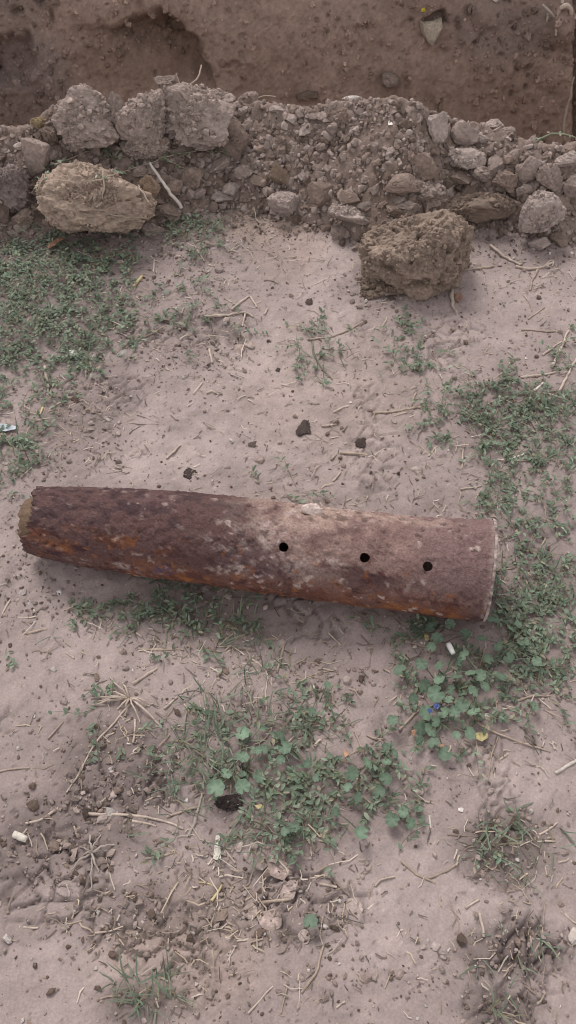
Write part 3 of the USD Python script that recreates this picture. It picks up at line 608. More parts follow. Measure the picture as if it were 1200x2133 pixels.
C(L, 'long low clod on the right skyline just before the dip', 'clod', 1056, 276, 40, 28, GREY, 154, 4, 8, .1)

# --- smaller clods of the heap: each its own object
LAND = [(176, 246, 'big lumpy skyline clod'), (292, 254, 'cracked skyline clod'), (404, 246, 'white flecked clod'), (486, 288, 'leaning slab'), (22, 392, 'dark left edge clod'), (196, 408, 'huge tan clod'), (455, 347, 'square block'), (463, 413, 'pale flat topped block'),
        (582, 362, 'upright brown slab'), (590, 426, 'pale rounded clod'), (670, 402, 'angular brown clod'), (730, 449, 'tilted pale slab'), (868, 528, 'biggest brown clod'), (882, 346, 'rounded brown clod'), (911, 268, 'pale pointed clod'), (968, 332, 'pale broad clod'),
        (996, 430, 'long dark slab'), (1126, 443, 'pale angular block'), (1145, 370, 'crumbly grey clod'), (1180, 332, 'right skyline clod'), (738, 210, 'pale ridge stone'), (80, 256, 'ochre ridge lump'), (814, 256, 'white heap pebble'), (78, 322, 'tall smooth left clod'), (378, 432, 'bare stick foot'), (640, 290, 'middle crumb slope')]
taken = [(176, 246, 60), (292, 254, 50), (404, 246, 75), (196, 408, 100), (868, 528, 100), (996, 430, 65), (1126, 443, 50), (22, 392, 45), (590, 426, 34), (730, 449, 40)]
r = np.random.default_rng(21); n = 0; tries = 0; todo = []
while n < 225 and tries < 6000:
    tries += 1
    px = r.uniform(-10, 1210); a = np.interp(px, HX, HR); b = np.interp(px, HX, HF)
    py = a + (b - a) * r.uniform(.0, 1.06)
    size = float(np.exp(r.normal(2.95, .38)))
    if any(math.hypot(px - x, (py - y) * 1.3) < q + size * .3 for x, y, q in taken): continue
    taken.append((px, py, size * .52))
    tone, base = [('grey', GREY), ('pale', PALEG), ('brown', BROWN), ('dark', DKB)][r.choice(4, p=[.5, .16, .26, .08])]
    lx, ly, land = min(LAND, key=lambda q: math.hypot(px - q[0], 1.2 * (py - q[1])))
    ang = math.degrees(math.atan2(ly - py, px - lx)) % 360; dist = math.hypot(px - lx, py - ly)
    way = ['right of', 'up to the right of', 'above', 'up to the left of', 'left of', 'down to the left of', 'below', 'down to the right of'][int((ang + 22.5) // 45) % 8]
    big = 'tiny' if size < 15 else 'small' if size < 20 else 'middling' if size < 29 else 'sizeable'
    todo.append([f'{big} {tone} clod {"close " if dist < 55 else ""}{way} the {land}', px, py, size, base, n]); n += 1
for lab, px, py, size, base, n in todo:
    same = sorted(q[1] for q in todo if q[0] == lab); m_ = len(same)
    if m_ > 1:
        w_ = {2: ['left one of two', 'right one of two'], 3: ['leftmost of three', 'middle one of three', 'rightmost of three']}.get(m_)
        lab = (w_[same.index(px)] if w_ else f'number {same.index(px) + 1} from the left of {m_}') + ' ' + lab.replace(' clod ', ' clods ', 1)
    r = np.random.default_rng(4000 + n)
    lay_clod('earth_clod', lab, 'clod', px, py, size * r.uniform(.9, 1.4), size * r.uniform(.75, 1.15), base, 1000 + n, 2 if size < 20 else 3, 8, .09, .02 if size > 24 else 0, r.uniform(1.2, 2.4),
             None, (r.uniform(-20, 20), r.uniform(-30, 30), r.uniform(0, 90)), .20, 'smaller clods of the spoil heap', cut_=(.40, .80))

# --- the crumbs no one could count
def crumbs(name, pts, sizes, tints, label, mat_=M_clod, group=None, sink=.25, sub=1, flat=1.):
    D, F = ico(sub) if sub else (np.array(trimesh.creation.icosahedron().vertices), np.array(trimesh.creation.icosahedron().faces)); m = len(pts); k = len(D)
    r = np.random.default_rng(len(pts))
    A = D[None] * (1 + .8 * (r.random((m, k)) - .5))[..., None] * (r.uniform(.5, 1.35, (m, 1, 3)) * [1, 1, flat])
    a = r.uniform(0, 2 * np.pi, m); ca, sa = np.cos(a)[:, None], np.sin(a)[:, None]
    A = np.stack([A[..., 0] * ca - A[..., 1] * sa, A[..., 0] * sa + A[..., 1] * ca, A[..., 2]], -1)
    V = A * sizes[:, None, None] + (pts + np.array([0, 0, 1]) * (sizes * (1 - 2 * sink) * .8 * flat)[:, None])[:, None]
    FF = (F[None] + (np.arange(m) * k)[:, None, None]).reshape(-1, 3)
    return tag(put(name, V.reshape(-1, 3), FF, mat_, tint=np.repeat(tints, k, 0), smooth=False), label, None, group, 'stuff')
r = np.random.default_rng(5)
m = 20000
x = r.uniform(-1.15, 1.15, m); u = r.uniform(-.08, 1.18, m); y = foot_y(x) + u * (ridge_y(x) - foot_y(x)); z = top_z(x, y)
px, py = to_px(x, y, z)
keep = (r.random(m) < .58 + .42 * blobs(px, py, [(740, 290, 230, 110, 1), (1010, 300, 120, 60, .7), (40, 290, 90, 60, .9), (600, 320, 100, 80, .9)]))
keep &= (u < .98) | (r.random(m) < .5)
x, y, z = x[keep], y[keep], z[keep]
sz = np.clip(np.exp(r.normal(math.log(.0038), .46, len(x))), .0018, .014)
base = np.array([GREY, PALEG, BROWN, DKB])[r.choice(4, len(x), p=[.44, .16, .28, .12])] * r.uniform(.8, 1.2, (len(x), 1))
xyz = np.stack([x, y, z], -1)
for Vb, cb, wb in BIG:                                        # grains clinging to the larger clods
    nb = normals_of(Vb, np.array(ico({162: 2, 642: 3, 2562: 4, 10242: 5, 40962: 6}[len(Vb)])[1]))
    k = np.nonzero((nb[:, 2] > -.25) & (nb[:, 1] < .6))[0]; k = r.choice(k, min(len(k), int(52000 * wb * wb + 40)))
    k = k[meshkit.fbm(Vb[k] * 22, 2, 8) > (.53 if Vb is BIG_TAN else .42)]
    xyz = np.vstack([xyz, Vb[k] - [0, 0, .0012]]); q = np.clip(np.exp(r.normal(math.log(.0021), .5, len(k))), .0009, .008)
    sz = np.append(sz, q); base = np.vstack([base, np.array(cb) * r.uniform(.72, 1.25, (len(k), 1))])
crumbs('heap_crumbs', xyz, sz, base, 'loose crumbs of dry earth covering the slope of the heap', sub=0)
Wp, Wc, Wr = WALL
rw = np.random.default_rng(44); i = rw.integers(32, Wp.shape[0] - 1, 30000); j = rw.integers(40, Wp.shape[1] - 40, 30000)
k = rw.random(30000) < .05 + .22 * np.clip(Wr[i, j] - .55, 0, 1) * 2; i, j = i[k], j[k]
crumbs('wall_crumbs', Wp[i, j] + [0, .001, 0], np.clip(np.exp(rw.normal(math.log(.0034), .55, len(i))), .0015, .014), Wc[i, j] * rw.uniform(.7, 1.6, (len(i), 1)), 'crumbs and grit stuck in the cut earth face', sink=.5, sub=1)
m = 110000
x = r.uniform(-.95, .95, m); y = r.uniform(-.1, 2.03, m); z = ground_z(x, y)
px, py = to_px(x, y, z)
den = .16 + .9 * mask(x, y, CRUMB, .6, 3) + .18 * mask(x, y, DRY, .4, 5)
den *= (1 - .75 * np.clip(mask(x, y, PALE, .3, 1), 0, 1))
keep = (r.random(m) < den * .85) & (y < foot_y(x) + .02)
x, y, z = x[keep], y[keep], z[keep]
cm = mask(x, y, CRUMB, .6, 3)
sz = np.clip(np.exp(r.normal(math.log(.0015), .55, len(x))) * (1 + .8 * cm * (r.random(len(x)) < .35)), .0008, .0085)
base = np.array([GREY, PALEG, DKB, BROWN, LIGHT])[r.choice(5, len(x), p=[.40, .22, .20, .13, .05])] * r.uniform(.8, 1.2, (len(x), 1)) * (1 - .35 * cm[:, None] * (r.random((len(x), 1)) < .6))
crumbs('ground_crumbs', np.stack([x, y, z], -1), sz, base, 'crumbs and grit scattered over the trampled earth', sub=0, flat=.75)

# ================================================================ grass, creeping weeds, straw
def ribbons(base, az, length, width, tilt, curl, segs=4, twist=None, roots=.6, tipw=.12):
    """many narrow tapering blades at once: base (n,3), az heading, tilt from upright, curl adds to the tilt towards the tip"""
    n = len(base); t = np.linspace(0, 1, segs + 1)
    ang = np.clip(tilt[:, None] + curl[:, None] * t[None], -.2, 2.1)
    dl = (length / segs)[:, None]
    hor = np.concatenate([np.zeros((n, 1)), np.cumsum(np.sin(ang[:, :-1]) * dl, 1)], 1)
    ver = np.concatenate([np.zeros((n, 1)), np.cumsum(np.cos(ang[:, :-1]) * dl, 1)], 1)
    ca, sa = np.cos(az)[:, None], np.sin(az)[:, None]
    wob = 0 if twist is None else twist[:, None] * np.sin(t[None] * 5.0) * length[:, None] * .12
    x, y = hor * ca - wob * sa, hor * sa + wob * ca
    c = np.stack([base[:, 0:1] + x, base[:, 1:2] + y, base[:, 2:3] + np.maximum(ver, -.2)], -1)
    w = width[:, None] * np.interp(t, [0, .35, .75, 1], [roots, 1, .75, tipw])[None] * .5
    sd = np.stack([-sa + 0 * x, ca + 0 * x, 0 * x], -1)
    V = np.stack([c + sd * w[..., None], c - sd * w[..., None]], 2)          # n, segs+1, 2, 3
    k = 2 * (segs + 1); i = np.arange(segs) * 2
    F1 = np.vstack([np.stack([i, i + 1, i + 3], 1), np.stack([i, i + 3, i + 2], 1)])
    return V.reshape(-1, 3), (F1[None] + (np.arange(n) * k)[:, None, None]).reshape(-1, 3), k
def ovals(base, az, length, width, pitch, cup):
    """many small pointed leaves: each 8 triangles folded along the midrib"""
    L = np.array([[0, 0], [.35, .5], [.35, 0], [.35, -.5], [.75, .38], [.75, 0], [.75, -.38], [1, 0]])
    F1 = np.array([[0, 2, 1], [0, 3, 2], [1, 2, 5], [1, 5, 4], [2, 3, 6], [2, 6, 5], [4, 5, 7], [5, 6, 7]])
    n = len(base)
    a, b = L[None, :, 0] * length[:, None], L[None, :, 1] * width[:, None]
    h = np.abs(L[None, :, 1]) * width[:, None] * cup[:, None] * 1.2 - (L[None, :, 0] ** 2) * length[:, None] * .18
    cp, sp = np.cos(pitch)[:, None], np.sin(pitch)[:, None]
    f, z = a * cp - h * sp, a * sp + h * cp
    ca, sa = np.cos(az)[:, None], np.sin(az)[:, None]
    V = np.stack([base[:, 0:1] + f * ca - b * sa, base[:, 1:2] + f * sa + b * ca, base[:, 2:3] + z], -1)
    return V.reshape(-1, 3), (F1[None] + (np.arange(n) * 8)[:, None, None]).reshape(-1, 3), 8
def scatter(n, lst, wild, seed, x0=-1.0, x1=1.0, y0=-.1, y1=1.99, clump=9.):
    r = np.random.default_rng(seed)
    x, y = r.uniform(x0, x1, n), r.uniform(y0, y1, n)
    m = mask(x, y, lst, wild, seed % 7) * (.35 + 1.3 * noise2(x, y, clump * 3, seed, 2))
    qx, qy = to_px(x, y, 0.0)
    k = (r.random(n) < m) & (y < foot_y(x) + .03) & (np.hypot(qx - 477, (qy - 1690) * .8) > 40)
    x, y = x[k], y[k]
    return np.stack([x, y, top_z(x, y)], -1), r
GREENS = np.array([[.160, .200, .138], [.128, .172, .118], [.205, .235, .170], [.130, .155, .095], [.245, .215, .150]])

# --- creeping small leaved weed
P, r = scatter(14500, KNOT, .35, 100)
nsp = len(P); az = r.uniform(0, 2 * np.pi, nsp); ln = r.uniform(.025, .075, nsp)
SV, SF, SC = [], [], []
v, f, k = ribbons(P + [0, 0, .001], az, ln, np.full(nsp, .0013), r.uniform(1.05, 1.5, nsp), r.uniform(-.1, .35, nsp), 4, r.uniform(-1, 1, nsp))
SV.append(v); SF.append(f); SC.append(np.repeat(np.array([[.13, .11, .07], [.10, .11, .065], [.16, .13, .09]])[r.choice(3, nsp)], k, 0)); off = len(v)
nl = 8
tt = r.uniform(.1, 1, (nsp, nl)); e = ln[:, None] * tt
sgn = r.choice([-1, 1], (nsp, nl))
bx = P[:, 0:1] + np.cos(az)[:, None] * e; by = P[:, 1:2] + np.sin(az)[:, None] * e; bz = P[:, 2:3] + .002 + .010 * np.sin(tt * 2.4) * (ln[:, None] / .07)
laz = (az[:, None] + sgn * r.uniform(.4, 1.3, (nsp, nl))).ravel(); m = nsp * nl
v, f, k = ovals(np.stack([bx, by, bz], -1).reshape(-1, 3), laz, r.uniform(.007, .0155, m), r.uniform(.0032, .0065, m), r.uniform(-.1, .7, m), r.uniform(.0, .6, m))
g = GREENS[r.choice(5, m, p=[.3, .3, .18, .15, .07])] * r.uniform(.72, 1.3, (m, 1)) * np.repeat(r.uniform(.8, 1.2, nsp), nl)[:, None]
SV.append(v); SF.append(f + off); SC.append(np.repeat(g, k, 0))
tag(put('creeping_weed', np.vstack(SV), np.vstack(SF), M_veg, tint=np.vstack(SC), smooth=False), 'grey green creeping weed with tiny leaves matted over the earth', kind='stuff')

# --- grass blades
P, r = scatter(16000, GRASS, .3, 202)
nb = 3; B = np.repeat(P, nb, 0); m = len(B); B[:, :2] += r.normal(0, .004, (m, 2)); B[:, 2] -= .001
v, f, k = ribbons(B, r.uniform(0, 2 * np.pi, m), r.uniform(.018, .055, m), r.uniform(.0012, .0030, m), r.uniform(.5, 1.35, m), r.uniform(.0, .7, m), 4, r.uniform(-.6, .6, m))
g = np.array([[.150, .185, .128], [.120, .160, .112], [.175, .190, .125], [.18, .15, .095], [.11, .10, .075]])[r.choice(5, m, p=[.34, .26, .17, .11, .12])] * r.uniform(.7, 1.3, (m, 1))
tag(put('grass', v, f, M_veg, tint=np.repeat(g, k, 0), smooth=False), 'sparse short grass growing through the trampled earth', kind='stuff')

# --- litter of dead grass
P, r = scatter(38000, DRY, .3, 303)
m = len(P)
v, f, k = ribbons(P + [0, 0, .0015], r.uniform(0, 2 * np.pi, m), np.clip(np.exp(r.normal(math.log(.013), .55, m)), .004, .05), r.uniform(.0009, .0024, m), r.uniform(1.3, 1.6, m), r.uniform(-.2, .2, m), 3, r.uniform(-1, 1, m), 1., .7)
g = np.array([[.34, .27, .20], [.24, .18, .14], [.14, .105, .085], [.42, .35, .29], [.085, .065, .052]])[r.choice(5, m, p=[.22, .26, .24, .13, .15])] * r.uniform(.75, 1.2, (m, 1))
tag(put('dead_grass_litter', v, f, M_straw, tint=np.repeat(g, k, 0), smooth=False), 'fine litter of dead grass and chaff on the earth', kind='stuff')

# --- mallow plants: every leaf a part
LEAVES = [(833, 1396, 14), (878, 1383, 15), (917, 1387, 13), (883, 1428, 15), (908, 1445, 14), (935, 1457, 12), (962, 1470, 12), (887, 1485, 13), (925, 1485, 12), (947, 1482, 10), (818, 1500, 14), (967, 1365, 11), (980, 1403, 13), (1000, 1407, 12), (865, 1313, 13), (898, 1305, 12), (938, 1300, 11), (910, 1330, 11), (898, 1348, 10),
          (1040, 1347, 13), (1027, 1292, 12), (1018, 1373, 10), (1113, 1472, 10), (987, 1483, 12), (1118, 1377, 10), (875, 1517, 12), (897, 1520, 13), (907, 1503, 10), (875, 1543, 11), (903, 1548, 11), (927, 1570, 13), (950, 1532, 11), (978, 1527, 11), (803, 1557, 10), (805, 1588, 11), (822, 1570, 10), (1063, 1310, 10), (1080, 1300, 9), (940, 1437, 10), (957, 1377, 11),
          (470, 1612, 13), (450, 1642, 15), (505, 1638, 14), (538, 1618, 14), (505, 1577, 12), (548, 1562, 11), (505, 1528, 13), (537, 1563, 9), (505, 1612, 9), (682, 1427, 10), (585, 1532, 10), (585, 1582, 10), (593, 1557, 11), (650, 1483, 10), (613, 1723, 10), (595, 1733, 9),
          (765, 1590, 13), (732, 1610, 12), (725, 1640, 11), (805, 1622, 11), (840, 1692, 11), (817, 1707, 12), (855, 1715, 12), (872, 1685, 11), (752, 1735, 12), (647, 1920, 13), (860, 1455, 11), (915, 1415, 12), (950, 1410, 11), (985, 1440, 11), (1010, 1430, 10), (1060, 1370, 11), (1090, 1340, 10), (1005, 1330, 11), (970, 1320, 10), (1045, 1410, 10), (745, 1660, 10), (790, 1650, 10), (700, 1690, 10), (660, 1620, 10), (640, 1590, 9)]
PLANTS = [(905, 1420, 'mallow plant of many round leaves in the middle of the large leafy patch'), (912, 1505, 'mallow plant around the scraps of blue plastic'), (985, 1408, 'mallow plant right of the white cigarette end in the leafy patch'), (1055, 1345, 'mallow plant among creeping weed under the far right end of the casing'),
          (905, 1545, 'mallow plant at the lower tip of the large leafy patch, above the bare path'), (905, 1318, 'mallow plant tucked against the lower edge of the casing'), (505, 1605, 'mallow plant with pale grey green leaves directly above the dark dung lump'), (592, 1556, 'small mallow plant right of the pale leaved one, in the central grass'),
          (665, 1455, 'two leaved mallow seedling on the upper right rim of the central grass'), (748, 1622, 'loose mallow plant on the right side of the central grass'), (845, 1702, 'mallow plant at the lower right tip of the central grass'), (606, 1726, 'mallow seedling at the lower rim of the central grass'),
          (833, 1396, 'single broad mallow leaf standing left of the leafy patch'), (818, 1500, 'lone pale mallow leaf beside the curved stem'), (1113, 1472, 'lone mallow leaf on the right rim of the leafy patch near the path'), (647, 1920, 'lone mallow leaf among the crust plates near the bottom'), (752, 1735, 'lone mallow leaf below the central grass'), (810, 1572, 'mallow plant between the large leafy patch and the central grass')]
def mallow_leaf(c, R, az, tx, ty, seed):
    r = np.random.default_rng(seed); n = 30
    a = np.linspace(0, 2 * np.pi, n, endpoint=False)
    rr = R * (1 + .07 * np.cos(a * 7 + r.uniform(0, 6)) + .05 * (r.random(n) - .5)); rr *= np.where(np.abs(a - np.pi) < .28, .35 + 2.3 * np.abs(a - np.pi), 1)
    rings = [(.0, 0), (.5, 1), (1.0, 1)]
    V = [np.zeros((1, 3))]
    for q in (.38, .72, 1.0):
        z = .20 * R * q ** 2 * (1 + .5 * np.cos(a * 7)) * r.uniform(.2, 1.) - .10 * R * q * r.uniform(-1, 1) * np.cos(a + r.uniform(0, 6))
        V.append(np.stack([rr * q * np.cos(a), rr * q * np.sin(a), z], -1))
    V = np.vstack(V); k = np.arange(n); k1 = (k + 1) % n
    F = [np.stack([0 * k, 1 + k, 1 + k1], 1)]
    for b in (0, 1):
        i, j = 1 + b * n + k, 1 + b * n + k1
        F += [np.stack([i, i + n, j + n], 1), np.stack([i, j + n, j], 1)]
    return rot(V, tx, ty, az) + c, np.vstack(F)
def tube(pts, rad, sides=6):
    """a tapering tube with closed ends along a polyline"""
    p = np.asarray(pts, float); rad = np.broadcast_to(rad, (len(p),)).astype(float)
    t = np.gradient(p, axis=0); t /= np.linalg.norm(t, axis=1, keepdims=True) + 1e-12
    a = np.cross(t, np.where(np.abs(t[:, 2:]) < .9, [0, 0, 1.], [1., 0, 0])); a /= np.linalg.norm(a, axis=1, keepdims=True) + 1e-12
    b = np.cross(t, a); g = np.arange(sides) * 2 * np.pi / sides
    V = (p[:, None] + rad[:, None, None] * (np.cos(g)[None, :, None] * a[:, None] + np.sin(g)[None, :, None] * b[:, None])).reshape(-1, 3)
    F = ring_faces(len(p), sides); n = len(V)
    V = np.vstack([V, p[:1], p[-1:]]); k = np.arange(sides); k1 = (k + 1) % sides; e = (len(p) - 1) * sides
    return V, np.vstack([F, np.stack([k1, k, 0 * k + n], 1), np.stack([e + k, e + k1, 0 * k + n + 1], 1)])
pc = np.array([p[:2] for p in PLANTS], float); r = np.random.default_rng(31)
own = {i: [] for i in range(len(PLANTS))}
for L_ in LEAVES: own[int(np.argmin(np.hypot(pc[:, 0] - L_[0], pc[:, 1] - L_[1])))].append(L_)
for i, (cx, cy, lab) in enumerate(PLANTS):
    o = on(cx, cy); o = np.array([o[0], o[1], float(ground_z(o[0], o[1]))])
    pl = xform('mallow_plant', o, lab, 'mallow plant', 'mallow plants')
    for q, (lx, ly, lr) in enumerate(own[i]):
        g = on(lx, ly); h = r.uniform(.012, .030); d = ray(lx, ly)
        c = g - d / -d[2] * h; R = lr * mpp(c) * r.uniform(.85, 1.3)
        lv, lf = mallow_leaf(c - o, R, r.uniform(0, 360), r.uniform(-30, 42), r.uniform(-38, 38), 500 + i * 40 + q)
        pale = 1.2 if (i == 6 and q < 7) else 1.
        t0 = np.array([.135, .190, .130]) * r.uniform(.8, 1.25) * pale
        tt = np.tile(t0, (len(lv), 1)); tt[0] *= 1.25; tt[1:31] *= 1.1
        put('leaf', lv, lf, M_veg, pl.GetPath(), tint=tt)
        foot = np.array([r.normal(0, .004), r.normal(0, .004), -.002]); e = c - o - [0, 0, .0006]
        if len(own[i]) == 1: foot = np.array([.012, .008, -.002])
        mid = (foot + e) / 2 + [0, 0, .004]
        sv, sf = tube([foot, mid, e], [.0011, .0009, .0008], 5)
        put('stem', sv, sf, M_veg, pl.GetPath(), tint=np.tile([.15, .15, .10], (len(sv), 1)))

# ================================================================ straw stems, twigs, roots: traced one by one
TONE = {'pale': (.40, .32, .265), 'tan': (.31, .24, .19), 'grey': (.30, .25, .22), 'yellow': (.46, .37, .20), 'green': (.15, .15, .10), 'brown': (.17, .125, .10), 'white': (.50, .44, .39), 'dark': (.09, .07, .06)}
_k = [0]
def stem(name, label, pts, w, tone, cat='straw', group=None, lift=.0, loft=0.):
    """a stem lying along the traced pixels; w = thickness in photograph pixels"""
    _k[0] += 1; r = np.random.default_rng(900 + _k[0])
    W = []
    for px, py in pts:
        p = on(px, py); W.append(p)
    W = np.array(W); rad = w * mpp(W[0]) * .5
    seg = np.linalg.norm(np.diff(W, axis=0), axis=1); s = np.concatenate([[0], np.cumsum(seg)])
    n = max(4, int(s[-1] / .008)); t = np.linspace(0, s[-1], n)
    P = np.stack([np.interp(t, s, W[:, k]) for k in range(3)], -1)
    P[1:-1] = .25 * P[:-2] + .5 * P[1:-1] + .25 * P[2:]
    P[:, 2] = np.maximum(top_z(P[:, 0], P[:, 1]), P[:, 2] - .002) + rad * .75 + lift + loft * np.sin(np.linspace(0, np.pi, n))
    P[:, :2] += r.normal(0, rad * .22, (n, 2)); P[:, 2] += r.normal(0, rad * .12, n)
    rr = rad * np.linspace(1.08, .78, n) * (1 + .12 * r.normal(size=n)); node = np.arange(n) % 7 == 3
    rr = rr * np.where(node, 1.18, 1)
    V, F = tube(P, rr, 7)
    tt = np.tile(TONE[tone], (len(V), 1)) * np.repeat(np.append(r.uniform(.8, 1.15, n), [1, 1]), [7] * n + [1, 1])[:, None] * r.uniform(.92, 1.08)
    o = P[n // 2].copy(); o[2] = float(top_z(o[0], o[1]))
    return tag(put(name, V, F, M_straw, tint=tt, origin=o), label, cat, group)

